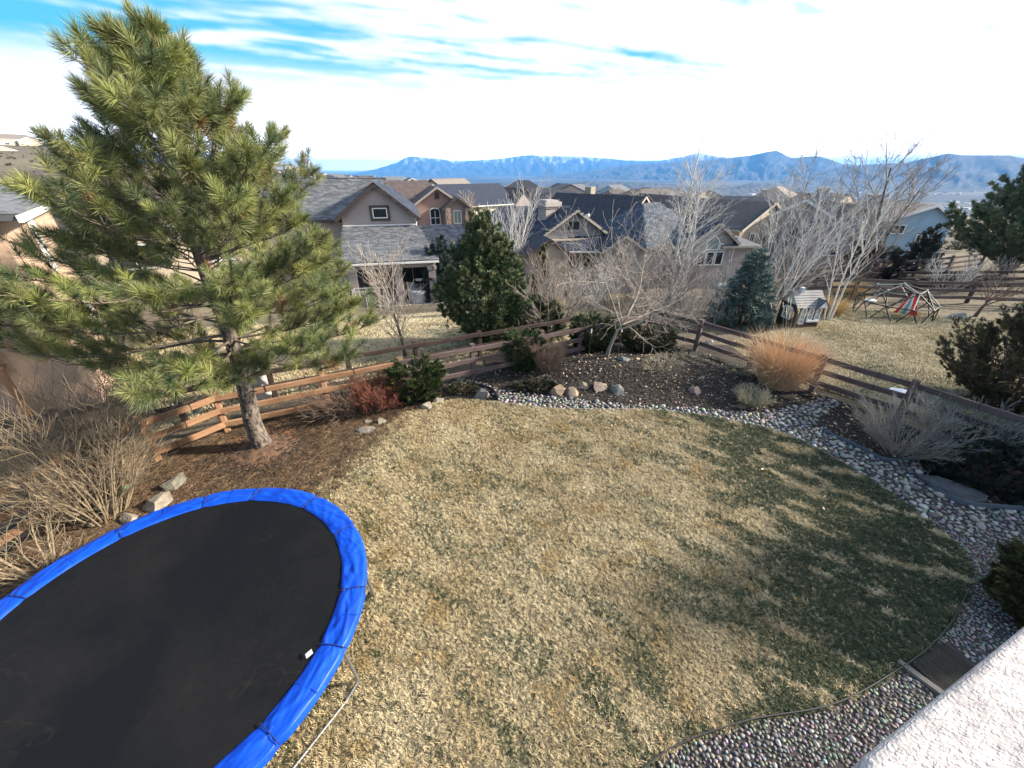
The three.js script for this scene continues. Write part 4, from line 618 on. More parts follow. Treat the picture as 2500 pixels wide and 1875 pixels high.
evergreen('pine_tree', 'bushy dark pine with pale candle tips beyond the back fence', 'pine tree', -1.0, -14.4, { seed: 11, h: 4.15, w: 1.5, lift: 0.2, n: 6000, s: 1.25, shape: 'egg', geo: PINESPR, trunk: 0.09, stems: 8, c0: [0.03, 0.055, 0.022], c1: [0.085, 0.12, 0.042], c2: [0.34, 0.33, 0.16], mix: 0.16, up: 1.3, out: 0.7, lump: 1.5, bark: 'dark' });
evergreen('spruce_tree', 'blue green spruce beside the playhouse and the pale aspens', 'spruce tree', 10.1, -17.1, { seed: 12, h: 3.2, w: 1.15, n: 4000, s: 1.15, shape: 'cone', whorls: 44, geo: SPRUCE, trunk: 0.08, stems: 0, c0: [0.07, 0.115, 0.10], c1: [0.17, 0.24, 0.215], mix: 0, up: 0.18, out: 1, bark: 'dark' });
evergreen('spruce_tree', 'narrow dark spruce at the porch corner, the taller of two', 'spruce tree', -4.3, -25.6, { seed: 13, h: 4.0, w: 0.72, n: 2200, s: 1.5, shape: 'cone', whorls: 40, geo: SPRUCE, trunk: 0.06, stems: 0, c0: [0.02, 0.04, 0.035], c1: [0.06, 0.095, 0.085], mix: 0, up: 0.9, out: 0.8, bark: 'dark' });
evergreen('spruce_tree', 'narrow dark spruce at the porch corner, the shorter one nearer the porch post', 'spruce tree', -4.95, -25.3, { seed: 14, h: 3.5, w: 0.6, n: 1800, s: 1.5, shape: 'cone', whorls: 40, geo: SPRUCE, trunk: 0.06, stems: 0, c0: [0.02, 0.04, 0.03], c1: [0.05, 0.085, 0.07], mix: 0, up: 0.9, out: 0.8, bark: 'dark' });
evergreen('pine_tree', 'big round windblown pine beyond the far rail fences', 'pine tree', 31.4, -26.0, { seed: 15, h: 6.0, w: 3.2, lift: 0.9, n: 5200, s: 2.2, shape: 'egg', geo: PINESPR, trunk: 0.22, stems: 14, sr: 0.08, c0: [0.07, 0.10, 0.05], c1: [0.19, 0.22, 0.11], mix: 0.1, up: 0.7, lump: 2.0, fill: 0.3, bark: 'dark' });
evergreen('conifer', 'thin yellow green conifer among the bare shrubs below the grey gable', 'conifer', 1.5, -20.5, { seed: 16, h: 3.3, w: 0.55, n: 1400, s: 1.6, shape: 'cone', geo: PINESPR, trunk: 0.05, stems: 0, c0: [0.05, 0.055, 0.02], c1: [0.14, 0.12, 0.04], up: 1.2, out: 0.5, bark: 'dark' });
evergreen('juniper_shrub', 'dark juniper in the shadow below the far bare multi stemmed tree', 'shrub', 0.9, -15.4, { ...jun, seed: 17, h: 1.5, w: 1.2, n: 2600, s: 1.3, shape: 'dome' });
evergreen('juniper_shrub', 'dark leafless looking thicket at the bend of the distant rail fences', 'shrub', 24.2, -27.5, { ...jun, seed: 18, h: 1.7, w: 1.9, n: 2200, s: 2, shape: 'dome', c0: [0.02, 0.02, 0.016], c1: [0.06, 0.05, 0.04] });
evergreen('conifer', 'small pointed dark conifer in front of the pale blue house', 'conifer', 30.6, -31, { seed: 19, h: 3.0, w: 0.8, n: 1000, s: 2.2, shape: 'cone', geo: SPRUCE, trunk: 0.06, stems: 0, c0: [0.03, 0.04, 0.03], c1: [0.07, 0.08, 0.06], up: 0.8, bark: 'dark' });

// ---------------------------------------------------------------- bare trees
bareTree('bare_tree', 'small bare tree with a pale grey trunk on the mulch mound', 'tree', 3.05, -12.06, { y: 0.38, seed: 21, h: 1.7, trunkPart: 1.0, r: 0.075, lean: [0.1, 0], levels: 4, kids: [7, 6, 5, 4], ang: [0.85, 0.75, 0.7, 0.7], ratio: [1.8, 0.62, 0.6, 0.6], from: [0.7, 0.15, 0.15, 0.1], wig: 0.32, lift: 0.07, rr: 0.58, tip: 0.0045, cone: 0.3, bark: 'grey', twig: 'twig' });
bareTree('bare_tree', 'slender upright bare tree before the porch, by the dark two rail fence', 'tree', -3.75, -12.9, { y: -0.05, seed: 22, h: 3.4, r: 0.055, levels: 3, kids: [18, 7, 4], ang: [0.62, 0.5, 0.5], ratio: [0.5, 0.5, 0.55], from: [0.12, 0.15, 0.15], wig: 0.16, lift: 0.10, rr: 0.5, tip: 0.006, cone: 0.8, bark: 'dark', twig: 'twig' });
bareTree('bare_shrub', 'tall many stemmed bare shrub beyond the back fence next to the bushy pine', 'shrub', 1.65, -15.6, { seed: 23, h: 2.7, r: 0.035, stems: 13, spread: 0.62, base: 0.5, levels: 2, kids: [9, 6], ang: [0.45, 0.5], ratio: [0.5, 0.5], wig: 0.16, lift: 0.06, tip: 0.006, bark: 'grey', twig: 'twig' });
bareTree('aspen_tree', 'tall vase shaped bare aspen clump in front of the dark blue roof', 'tree', -0.75, -27.4, { y: -2.3, seed: 24, h: 6.4, r: 0.075, stems: 6, spread: 0.24, base: 0.5, levels: 2, kids: [17, 6], ang: [0.45, 0.45], ratio: [0.34, 0.5], from: [0.2, 0.15], wig: 0.09, lift: 0.09, tip: 0.0085, bark: 'pale', twig: 'paleTwig' });
bareTree('aspen_tree', 'pale crooked bare aspen rising before the arched window gable', 'tree', 9.7, -23.8, { y: -1.3, seed: 25, h: 7.4, r: 0.10, stems: 3, spread: 0.16, base: 0.4, levels: 3, kids: [15, 6, 4], ang: [0.8, 0.6, 0.55], ratio: [0.34, 0.5, 0.5], from: [0.18, 0.2, 0.2], wig: 0.16, lift: 0.06, tip: 0.0065, bark: 'pale', twig: 'paleTwig' });
bareTree('birch_tree', 'cluster of many slender pale stems rising directly behind the playhouse', 'tree', 12.1, -18.6, { seed: 26, h: 5.6, r: 0.038, stems: 7, spread: 0.3, base: 0.5, lean: [0.08, 0], levels: 3, kids: [9, 5, 2], ang: [0.5, 0.5, 0.5], ratio: [0.36, 0.5, 0.5], from: [0.22, 0.2, 0.2], wig: 0.14, lift: 0.06, tip: 0.0065, bark: 'pale', twig: 'paleTwig' });
bareTree('birch_tree', 'tangle of grey bare stems behind the pale stems, between the playhouse and the tan houses', 'tree', 15.6, -22.0, { seed: 27, h: 6.3, r: 0.045, stems: 6, spread: 0.32, base: 0.8, levels: 3, kids: [9, 5, 2], ang: [0.55, 0.55, 0.5], ratio: [0.36, 0.5, 0.5], from: [0.15, 0.2, 0.2], wig: 0.24, lift: 0.05, tip: 0.009, bark: 'grey', twig: 'twig' });
bareTree('birch_tree', 'pale leaning bare stems growing out of the straw grass clump by the dome', 'tree', 14.1, -17.3, { seed: 28, h: 5.0, r: 0.042, stems: 3, spread: 0.16, base: 0.15, lean: [0.05, -0.05], levels: 2, kids: [10, 5], ang: [0.5, 0.5], ratio: [0.3, 0.5], from: [0.3, 0.2], wig: 0.1, lift: 0.06, tip: 0.0065, bark: 'pale', twig: 'paleTwig' });
bareTree('bare_tree', 'tall wide bare tree standing before the pale blue house', 'tree', 20.2, -23.5, { seed: 29, h: 6.6, r: 0.13, stems: 2, spread: 0.22, lean: [0.1, 0], levels: 3, kids: [11, 7, 4], ang: [0.65, 0.6, 0.5], ratio: [0.5, 0.5, 0.5], from: [0.25, 0.2, 0.2], wig: 0.2, lift: 0.06, tip: 0.0095, bark: 'dark', twig: 'twig' });
bareTree('bare_tree', 'small dark bare tree with a rounded crown by the white boulder', 'tree', 20.75, -17.5, { seed: 30, h: 1.1, trunkPart: 1, r: 0.09, lean: [0.15, 0], levels: 3, kids: [7, 6, 5], ang: [0.75, 0.65, 0.6], ratio: [1.4, 0.55, 0.5], from: [0.55, 0.15, 0.15], wig: 0.24, lift: 0.06, rr: 0.55, tip: 0.008, cone: 0.3, bark: 'dark', twig: 'brown' });
bareTree('bare_tree', 'thin crooked dark bare tree among the straw grass clumps', 'tree', 17.4, -20.5, { seed: 31, h: 2.6, r: 0.05, lean: [0.2, 0], levels: 3, kids: [7, 5, 3], ang: [0.8, 0.7, 0.6], ratio: [0.5, 0.5, 0.5], wig: 0.3, lift: 0.05, tip: 0.007, bark: 'dark', twig: 'brown' });
// thickets of bare shrubs beyond the back corner and below the grey house
const thick = [[3.4, -18.6, 2.4, 'wispy bare shrub under the grey gable window'], [5.2, -19.5, 2.7, 'tan bare shrub before the middle of the grey house'], [6.7, -18.2, 2.5, 'dense grey bare shrub under the small gable with one window'], [7.6, -16.4, 2.0, 'purple brown bare thicket behind the corner of the rails'], [9.0, -19.8, 2.8, 'pale bare shrub below the crooked aspen'], [8.4, -21.6, 3.0, 'reddish tipped bare shrub against the blue grey hip roof'], [4.3, -22.0, 3.0, 'thin bare sapling group in front of the grey porch'], [-0.4, -17.5, 2.0, 'low bare shrub tucked behind the bushy pine'], [11.3, -20.4, 2.4, 'mauve bare thicket beside the blue green spruce'], [13.4, -20.6, 2.6, 'brown twiggy thicket behind the playhouse roof'], [6.2, -15.8, 1.6, 'mauve low thicket just past the back fence corner'], [18.2, -24.8, 2.4, 'grey bare thicket under the tan gabled house windows'], [23.4, -21.8, 1.9, 'rusty bare shrub behind the small dark tree'], [26.5, -23.2, 1.8, 'grey bare shrub below the round pine'], [2.6, -24.3, 3.2, 'slim bare saplings below the chimney'], [5.9, -24.6, 2.8, 'bare shrub at the dark porch recess of the grey house']];
thick.forEach(([x, z, h, label], i) => bareTree('bare_shrub', label, 'shrub', x, z, { seed: 100 + i, h: h * 0.92, r: 0.022, stems: 9, spread: 0.5, base: 0.9, levels: 2, kids: [8, 5], ang: [0.5, 0.55], ratio: [0.46, 0.5], from: [0.2, 0.15], wig: 0.2, lift: 0.05, tip: 0.006, bark: i % 3 ? 'dark' : 'grey', twig: i % 3 === 2 ? 'brown' : i % 4 ? 'twig' : 'paleTwig' }));

BARK.umber = M({ map: barkTex([0.11, 0.085, 0.055], [0.31, 0.245, 0.16]) });
// ---------------------------------------------------------------- shrubs in the yard
bareTree('bare_shrub', 'large tan many stemmed bare shrub behind the trampoline at the fence', 'shrub', -7.6, -5.45, { y: 0, seed: 41, h: 2.6, r: 0.018, stems: 60, spread: 0.78, base: 0.32, lean: [-0.3, -0.25], levels: 2, kids: [9, 6], ang: [0.45, 0.55], ratio: [0.4, 0.5], from: [0.12, 0.15], wig: 0.3, lift: 0.03, tip: 0.0028, bark: 'tan', twig: 'umber' });
bareTree('bare_shrub', 'small pale branched bare shrub by the trampoline rim, nearest the viewer', 'shrub', -7.35, -4.2, { y: 0, seed: 42, h: 1.15, r: 0.022, stems: 10, spread: 0.9, base: 0.12, levels: 2, kids: [6, 4], ang: [0.6, 0.6], ratio: [0.5, 0.5], from: [0.15, 0.15], wig: 0.24, lift: 0.06, tip: 0.004, bark: 'tan', twig: 'tan' });
bareTree('bare_shrub', 'brown twiggy leafless bush between the big pine and the red bush', 'shrub', -4.5, -9.15, { y: 0, seed: 43, h: 0.95, r: 0.009, stems: 70, spread: 1.15, base: 0.3, levels: 2, kids: [6, 4], ang: [0.5, 0.5], ratio: [0.45, 0.5], wig: 0.24, lift: 0.02, tip: 0.003, bark: 'brown', twig: 'brown' });
{ const red = M({ map: barkTex([0.12, 0.04, 0.03], [0.28, 0.10, 0.06]) }); BARK.red = red; }
bareTree('barberry_shrub', 'rounded rusty red barberry bush next to the green juniper', 'shrub', -3.6, -9.3, { y: 0, seed: 44, h: 0.9, r: 0.007, stems: 110, spread: 0.62, base: 0.26, levels: 2, kids: [9, 6], ang: [0.55, 0.6], ratio: [0.3, 0.5], from: [0.3, 0.2], wig: 0.34, lift: 0.08, tip: 0.0028, bark: 'brown', twig: 'red' });
bareTree('dry_shrub', 'feathery dry reddish brown bush leaning on the dark upright juniper', 'shrub', 1.15, -11.4, { y: 0.02, seed: 45, h: 1.15, r: 0.008, stems: 44, spread: 0.5, base: 0.16, lean: [-0.06, 0], levels: 2, kids: [9, 5], ang: [0.35, 0.45], ratio: [0.3, 0.5], from: [0.2, 0.2], wig: 0.14, lift: 0.05, tip: 0.0035, bark: 'brown', twig: 'brown' });
{ BARK.feather = M({ map: barkTex([0.15, 0.14, 0.125], [0.30, 0.28, 0.25]) }); BARK.sage = M({ map: barkTex([0.24, 0.22, 0.15], [0.42, 0.385, 0.27]) }); }
bareTree('feathery_shrub', 'feathery silver grey arching bush below the near rails', 'shrub', 8.75, -7.35, { y: 0, seed: 46, h: 1.3, r: 0.008, stems: 60, spread: 1.1, base: 0.16, levels: 2, kids: [9, 5], ang: [0.3, 0.4], ratio: [0.3, 0.45], from: [0.25, 0.2], wig: 0.12, lift: 0.02, tip: 0.003, bark: 'feather', twig: 'feather' });
bareTree('feathery_shrub', 'dark grey feathery bush joined to the silver one, near the slate slab', 'shrub', 10.1, -7.3, { y: 0, seed: 47, h: 1.35, r: 0.008, stems: 60, spread: 1.0, base: 0.3, levels: 2, kids: [9, 5], ang: [0.3, 0.4], ratio: [0.3, 0.45], wig: 0.14, lift: 0.02, tip: 0.003, bark: 'brown', twig: 'feather' });
bareTree('feathery_shrub', 'grey green feathery bush below the rails at the far end of the edged beds', 'shrub', 11.1, -6.0, { y: 0, seed: 48, h: 1.2, r: 0.008, stems: 60, spread: 1.0, base: 0.3, levels: 2, kids: [9, 5], ang: [0.3, 0.4], ratio: [0.3, 0.45], wig: 0.14, lift: 0.02, tip: 0.003, bark: 'brown', twig: 'feather' });
bareTree('sage_bush', 'small rounded pale sage bush above a tan stone', 'shrub', 6.55, -9.55, { y: 0.02, seed: 49, h: 0.55, r: 0.006, stems: 60, spread: 1.15, base: 0.14, levels: 2, kids: [8, 6], ang: [0.5, 0.6], ratio: [0.34, 0.5], wig: 0.25, lift: 0.06, tip: 0.0035, bark: 'sage', twig: 'sage' });
[[-9.6, -9.4, 'thin bare sapling tangle behind the fence under the pine boughs'], [-7.9, -9.6, 'sparse bare twigs between the orange fence and the covered grill']].forEach(([x, z, l], i) => bareTree('bare_shrub', l, 'shrub', x, z, { seed: 60 + i, h: 1.5, r: 0.012, stems: 12, spread: 0.5, base: 0.5, levels: 2, kids: [6, 4], ang: [0.5, 0.5], ratio: [0.45, 0.5], wig: 0.2, lift: 0.05, tip: 0.004, bark: 'brown', twig: 'brown' }));
// low dry plants along the mulch
[[4.4, -11.3, 'dry straw tussock on the mulch mound'], [4.9, -11.7, 'dry flattened tan plant behind the straw tussock'], [7.3, -11.6, 'dry tan stubble at the foot of the fawn grass clump'], [10.3, -10.6, 'small dark dried plant beside the snow patch'], [6.0, -12.4, 'rust tinted dry plant near the back rails']].forEach(([x, z, l], i) => bareTree('dry_plant', l, 'plant', x, z, { y: yardY(x, z), seed: 70 + i, h: 0.32, r: 0.004, stems: 50, spread: 1.8, base: 0.3, levels: 1, kids: [5], ang: [0.6], ratio: [0.5], wig: 0.3, lift: 0.0, tip: 0.003, bark: i === 3 ? 'dark' : 'sage', twig: 'sage' }));

// ---------------------------------------------------------------- ornamental grasses
function grassClump(name, label, x, z, o) {
  const t = thing(name, label, 'ornamental grass', [x, o.y ?? ground(x, z), z]), r = rng(o.seed), g = new G();
  for (let i = 0; i < o.n; i++) {
    const a = r() * 2 * PI, b = sqrt(r()) * o.base, p = [cos(a) * b, 0, sin(a) * b], L = o.h * (0.6 + 0.5 * r()), out = (0.15 + 0.6 * r() * r()) * o.flare, A = a + (r() - 0.5) * 0.9, w = o.bw * (0.6 + 0.7 * r()), pts = []; let d = nrm([cos(A) * out * 0.6, 1, sin(A) * out * 0.6]), q = p;
    for (let s = 0; s < 6; s++) { pts.push(q); d = nrm([d[0] + cos(A) * out * 0.24 + (r() - 0.5) * 0.4, d[1] - 0.3 * out * s * 0.5 + (r() - 0.5) * 0.2, d[2] + sin(A) * out * 0.24 + (r() - 0.5) * 0.4]); q = add(q, d, L / 5.3); }
    const s = nrm(crs(d, [r() - 0.5, 0.3, r() - 0.5])), f = r(); g.color = mixc(mixc(o.c0, o.c1, r()), o.c2, f < 0.2 ? 0.7 : 0);
    for (let k = 0; k < 5; k++) { const w0 = w * (1 - k * 0.16), w1 = w * (1 - (k + 1) * 0.16); g.tri(add(pts[k], s, -w0), add(pts[k], s, w0), add(pts[k + 1], s, w1)); if (k < 4) g.tri(add(pts[k], s, -w0), add(pts[k + 1], s, w1), add(pts[k + 1], s, -w1)); }
  }
  g.to('blades', M({ vertexColors: true, side: THREE.DoubleSide, roughness: 0.75 }), t);
  if (o.plumes) { const s = new G(), pl = new G(); for (let i = 0; i < o.plumes; i++) { const a = r() * 2 * PI, out = o.plumeOut * (0.3 + 0.7 * r()), A = o.plumeDir ?? a, e = [cos(a) * 0.2 + (o.plumeDir !== undefined ? -out * r() : cos(a) * out), o.h * (1.12 + 0.22 * r()), sin(a) * out * 0.7], m = [e[0] * 0.35, e[1] * 0.55, e[2] * 0.35]; s.tube([[0, 0.1, 0], m, e], [0.004, 0.0035, 0.003], 3); const d = nrm(sub(e, m)); for (let k = 0; k < 18; k++) { const f = k / 18, b = add(e, d, f * 0.17 - 0.03), dd = nrm(add(d, [r() - 0.5, r() - 0.5, r() - 0.5], 0.9)), c = nrm(crs(dd, [r(), r(), 1])); pl.tri(add(b, c, -0.006), add(b, c, 0.006), add(b, dd, 0.055 * (1 - f * 0.6))); } } s.to('stalks', BARK.sage, t); pl.to('plumes', M({ color: C(0.62, 0.52, 0.36), side: THREE.DoubleSide, roughness: 0.9 }), t); }
  return t;
}
grassClump('ornamental_grass', 'big fawn orange ornamental grass clump with cream plumes at the rails', 8.0, -10.75, { y: 0, seed: 51, n: 3600, h: 1.8, base: 0.5, flare: 1.05, bw: 0.0055, c0: [0.54, 0.32, 0.17], c1: [0.80, 0.57, 0.36], c2: [0.42, 0.26, 0.14], plumes: 20, plumeOut: 0.75, plumeDir: 1 });
grassClump('ornamental_grass', 'straw yellow grass clump at the foot of the leaning pale stems', 14.7, -18.2, { seed: 52, n: 900, h: 1.1, base: 0.5, flare: 1.2, bw: 0.010, c0: [0.45, 0.31, 0.13], c1: [0.6, 0.45, 0.22], c2: [0.36, 0.24, 0.1] });
grassClump('ornamental_grass', 'straw grass clump farther back by the crooked dark tree', 18.3, -21.6, { seed: 53, n: 800, h: 1.1, base: 0.7, flare: 1.1, bw: 0.011, c0: [0.42, 0.31, 0.15], c1: [0.58, 0.45, 0.24], c2: [0.36, 0.26, 0.12] });
[[4.0, -23.2, 'small straw grass tuft at the foot of the grey porch'], [2.9, -21.4, 'small straw grass tuft under the thin yellow green conifer'], [6.2, -22.2, 'small straw grass tuft under the single window of the grey house']].forEach(([x, z, l], i) => grassClump('ornamental_grass', l, x, z, { seed: 54 + i, n: 260, h: 0.85, base: 0.2, flare: 1.2, bw: 0.012, c0: [0.48, 0.34, 0.14], c1: [0.62, 0.47, 0.22], c2: [0.4, 0.28, 0.12] }));
{ const t = thing('yucca_plant', 'spiky blue grey yucca rosette beyond the dark fence', 'plant', [-8.2, 0.05, -8.9]), r = rng(9), g = new G(); for (let i = 0; i < 60; i++) { const a = i * 2.4, e = 0.2 + 1.1 * (i / 60), d = [cos(a) * cos(e), sin(e), sin(a) * cos(e)], s = nrm(crs(d, [0, 1, 0])); g.tri(add([0, 0.1, 0], s, -0.012), add([0, 0.1, 0], s, 0.012), add([0, 0.1, 0], d, 0.32)); } g.to('leaves', M({ color: C(0.2, 0.24, 0.24), side: THREE.DoubleSide }), t); }

// two unseen evergreens added outside the frame to shade the near yard
evergreen('spruce_tree', 'unseen tall spruce added beyond the near rails to shade the yard', 'spruce tree', 16.2, -5.2, { seed: 90, h: 6.6, w: 1.9, n: 3600, s: 2.6, shape: 'cone', geo: SPRUCE, trunk: 0.14, stems: 0, c0: [0.03, 0.05, 0.04], c1: [0.06, 0.09, 0.07], up: 0.3, bark: 'dark' });
evergreen('spruce_tree', 'second unseen spruce added nearest the viewer house to shade the yard', 'spruce tree', 14.6, -2.2, { seed: 91, h: 5.8, w: 1.9, n: 3600, s: 2.6, shape: 'cone', geo: SPRUCE, trunk: 0.14, stems: 0, c0: [0.03, 0.05, 0.04], c1: [0.06, 0.09, 0.07], up: 0.3, bark: 'dark' });
// ---------------------------------------------------------------- houses
const shingleTex = (a, b) => tex(256, 256, (u, v, i, j) => { const row = floor(v * 16), off = (row * 37 % 11) / 11, col = floor((u + off * 0.125) * 8 + (row % 2) * 0.5), h = T2(((col * 13 + row * 7) % 31) / 31, ((row * 5 + col) % 29) / 29, 64), e = (v * 16) % 1, g = T1(u, v, 64); return mixc(a, b, clamp(h * 0.8 + (g - 0.5) * 0.4 + (e > 0.86 ? -0.35 : 0.1))); }, true, [0.42, 0.44]);
const shingleBump = tex(128, 256, (u, v) => { const e = (v * 16) % 1; return 0.2 + 0.8 * (1 - e); }, false, [0.42, 0.44]);
const roofM = (a, b) => M({ map: shingleTex(a, b), bumpMap: shingleBump, bumpScale: 0.02, roughness: 0.92, side: THREE.DoubleSide });
const ROOF = { slate: roofM([0.011, 0.017, 0.033], [0.033, 0.045, 0.078]), grey: roofM([0.07, 0.076, 0.088], [0.165, 0.175, 0.19]), char: roofM([0.018, 0.021, 0.030], [0.046, 0.050, 0.066]), brown: roofM([0.055, 0.040, 0.038], [0.135, 0.10, 0.095]), taupe: roofM([0.13, 0.11, 0.10], [0.25, 0.22, 0.20]) };  // slate is darkened so the near roof slopes look shaded
const stuccoT = tex(256, 256, (u, v) => 0.8 + 0.3 * fT(u, v, 5, 4) + 0.1 * (T2(u, v, 60) - 0.5), false, [0.35, 0.35]), stuccoB = bump(48, 2, T2, [0.8, 0.8]);
const wallM = (r, g, b) => M({ color: C(r, g, b), map: stuccoT, bumpMap: stuccoB, bumpScale: 0.008, roughness: 0.95, side: THREE.DoubleSide });
const WALL = { grey: wallM(0.36, 0.325, 0.31), mauve: wallM(0.36, 0.315, 0.30), tan: wallM(0.44, 0.36, 0.28), pink: wallM(0.40, 0.25, 0.205), orange: wallM(0.45, 0.315, 0.225), blue: wallM(0.27, 0.40, 0.52), cream: wallM(0.55, 0.48, 0.36), olive: wallM(0.32, 0.29, 0.22), stone: wallM(0.30, 0.23, 0.2), white: wallM(0.66, 0.66, 0.64) };
const TRIM = { dark: M({ color: C(0.06, 0.045, 0.04), roughness: 0.7 }), white: M({ color: C(0.75, 0.75, 0.74), roughness: 0.6 }), tan: M({ color: C(0.38, 0.33, 0.28), roughness: 0.7 }), grey: M({ color: C(0.2, 0.2, 0.21), roughness: 0.7 }) };
const glass = new THREE.MeshPhysicalMaterial({ color: C(0.02, 0.025, 0.03), roughness: 0.05, metalness: 0, specularIntensity: 1, ior: 1.5 }), paleGlass = new THREE.MeshPhysicalMaterial({ color: C(0.2, 0.26, 0.25), roughness: 0.08, specularIntensity: 1 });
const rotp = (x, z, a) => [x * cos(a) + z * sin(a), -x * sin(a) + z * cos(a)];
function local(o) { const [cx, cz, a] = [o.cx || 0, o.cz || 0, o.rot || 0]; return (x, y, z) => { const [p, q] = rotp(x, z, a); return [cx + p, y, cz + q]; }; }
// a roof plane: corners a,b along the eave, c,d along the top; d,c may meet
function plane(t, cor, mat, o = {}) {
  const [a, b, c, d] = cor, n = nrm(crs(sub(b, a), sub(d, a))), up = n[1] < 0 ? [-n[0], -n[1], -n[2]] : n, th = o.th ?? 0.14, g = new G();
  const U = nrm(sub(b, a)), vv = sub(d, a), Vd = nrm(add(vv, U, -dot(vv, U))), uv = (p) => { const q = sub(p, a); return [dot(q, U) + (o.off || 0), dot(q, Vd)]; };
  const lo = cor.map((p) => add(p, up, -th)); g.quad(a, b, c, d, cor.map(uv)); g.quad(lo[0], lo[3], lo[2], lo[1], [0, 0, 0, 0].map(() => [0, 0]));
  for (let i = 0; i < 4; i++) { const j = (i + 1) % 4; if (len(sub(cor[i], cor[j])) > 0.01) g.quad(cor[i], cor[j], lo[j], lo[i], [[0, 0], [0.1, 0], [0.1, 0.1], [0, 0.1]]); }
  const m = g.to(o.name || 'roof', mat, t);
  if (o.shingles) {
    const r = rng(o.seed || 3), W = 0.32, H = 0.15, pu = cor.map(uv), inP = (x, y) => inside(pu, x, y), L = [], e0 = new THREE.Matrix4().makeBasis(V(...U), V(...up), V(...crs(U, up))), E = new THREE.Euler().setFromRotationMatrix(e0, 'YXZ'), u0 = min(...pu.map((p) => p[0])), u1 = max(...pu.map((p) => p[0])), v1 = max(...pu.map((p) => p[1]));
    for (let v = 0, row = 0; v < v1; v += H, row++) for (let u = u0 - (row % 2) * W / 2; u < u1; u += W) { const uu = u + W / 2 + (r() - 0.5) * 0.06, q = v + H * 0.5; if (!inP(uu, q)) continue; const p = add(add(add(a, U, uu - (o.off || 0)), Vd, q), up, 0.008 + 0.012 * r()); L.push([...p, E.y, E.x, E.z, [0.8 + 0.35 * r(), 1, 1], mixc(o.shingles[0], o.shingles[1], r() < 0.18 ? 1 : r() * 0.75)]); }
    const s = new G().box([0, 0, 0], [W * 0.97, 0.022, H * 0.95]).geo(); tag(scatter('shingles', s, M({ roughness: 0.95 }), L, m), null, null, null, 'stuff');
  }
  return m;
}
function gable(t, o) {                                              // front gable wall at z = 0 facing +z, ridge runs back to z = -l
  const P = local(o), w = o.w / 2, l = o.l, ov = o.over ?? 0.3, fo = o.fo ?? 0.25, s = (o.ridge - o.eave) / w, ye = o.eave - s * ov, g = new G(), b = o.base ?? 0, px = o.peakX ?? 0;
  g.quad(P(-w, b, 0), P(w, b, 0), P(w, o.eave, 0), P(-w, o.eave, 0)); g.tri(P(-w, o.eave, 0), P(w, o.eave, 0), P(px, o.ridge, 0), [0, o.eave], [o.w, o.eave], [w, o.ridge]);
  g.quad(P(w, b, 0), P(w, b, -l), P(w, o.eave, -l), P(w, o.eave, 0)); g.quad(P(-w, b, -l), P(-w, b, 0), P(-w, o.eave, 0), P(-w, o.eave, -l));
  g.quad(P(w, b, -l), P(-w, b, -l), P(-w, o.eave, -l), P(w, o.eave, -l)); g.tri(P(w, o.eave, -l), P(-w, o.eave, -l), P(px, o.ridge, -l));
  g.to(o.wallName || 'wall', o.wall, t);
  const rl = o.hipBack ? o.hipBack : 0, y = 0.12;
  plane(t, [P(-w - ov, ye + y, -l - fo + (rl ? 0 : 0)), P(-w - ov, ye + y, fo), P(px, o.ridge + y, fo), P(px, o.ridge + y, -l - fo + rl)], o.roof, { shingles: o.shingles, seed: 4, th: 0.12 });
  plane(t, [P(w + ov, ye + y, fo), P(w + ov, ye + y, -l - fo), P(px, o.ridge + y, -l - fo + rl), P(px, o.ridge + y, fo)], o.roof, { shingles: o.shingles, seed: 5, th: 0.12 });
  if (rl) plane(t, [P(w + ov, ye + y, -l - fo), P(-w - ov, ye + y, -l - fo), P(px, o.ridge + y, -l - fo + rl), P(px, o.ridge + y, -l - fo + rl)], o.roof);
  const f = new G(), fw = o.fw ?? 0.2; f.beam(P(-w - ov - 0.02, ye + y - fw / 2, fo + 0.03), P(px, o.ridge + y - fw / 2 + 0.02, fo + 0.03), 0.05, fw, { ch: 0.006, n: 1 }).beam(P(w + ov + 0.02, ye + y - fw / 2, fo + 0.032), P(px, o.ridge + y - fw / 2 + 0.02, fo + 0.032), 0.05, fw, { ch: 0.006, n: 1 });
  f.to('fascia', o.trim || TRIM.dark, t); const gu = new G(); gu.beam(P(-w - ov - 0.06, ye + 0.03, fo), P(-w - ov - 0.06, ye + 0.03, -l), 0.1, 0.12, { n: 1 }).beam(P(w + ov + 0.06, ye + 0.03, fo), P(w + ov + 0.06, ye + 0.03, -l), 0.1, 0.12, { n: 1 }); gu.to('gutter', o.gutter || o.trim || TRIM.dark, t);
}
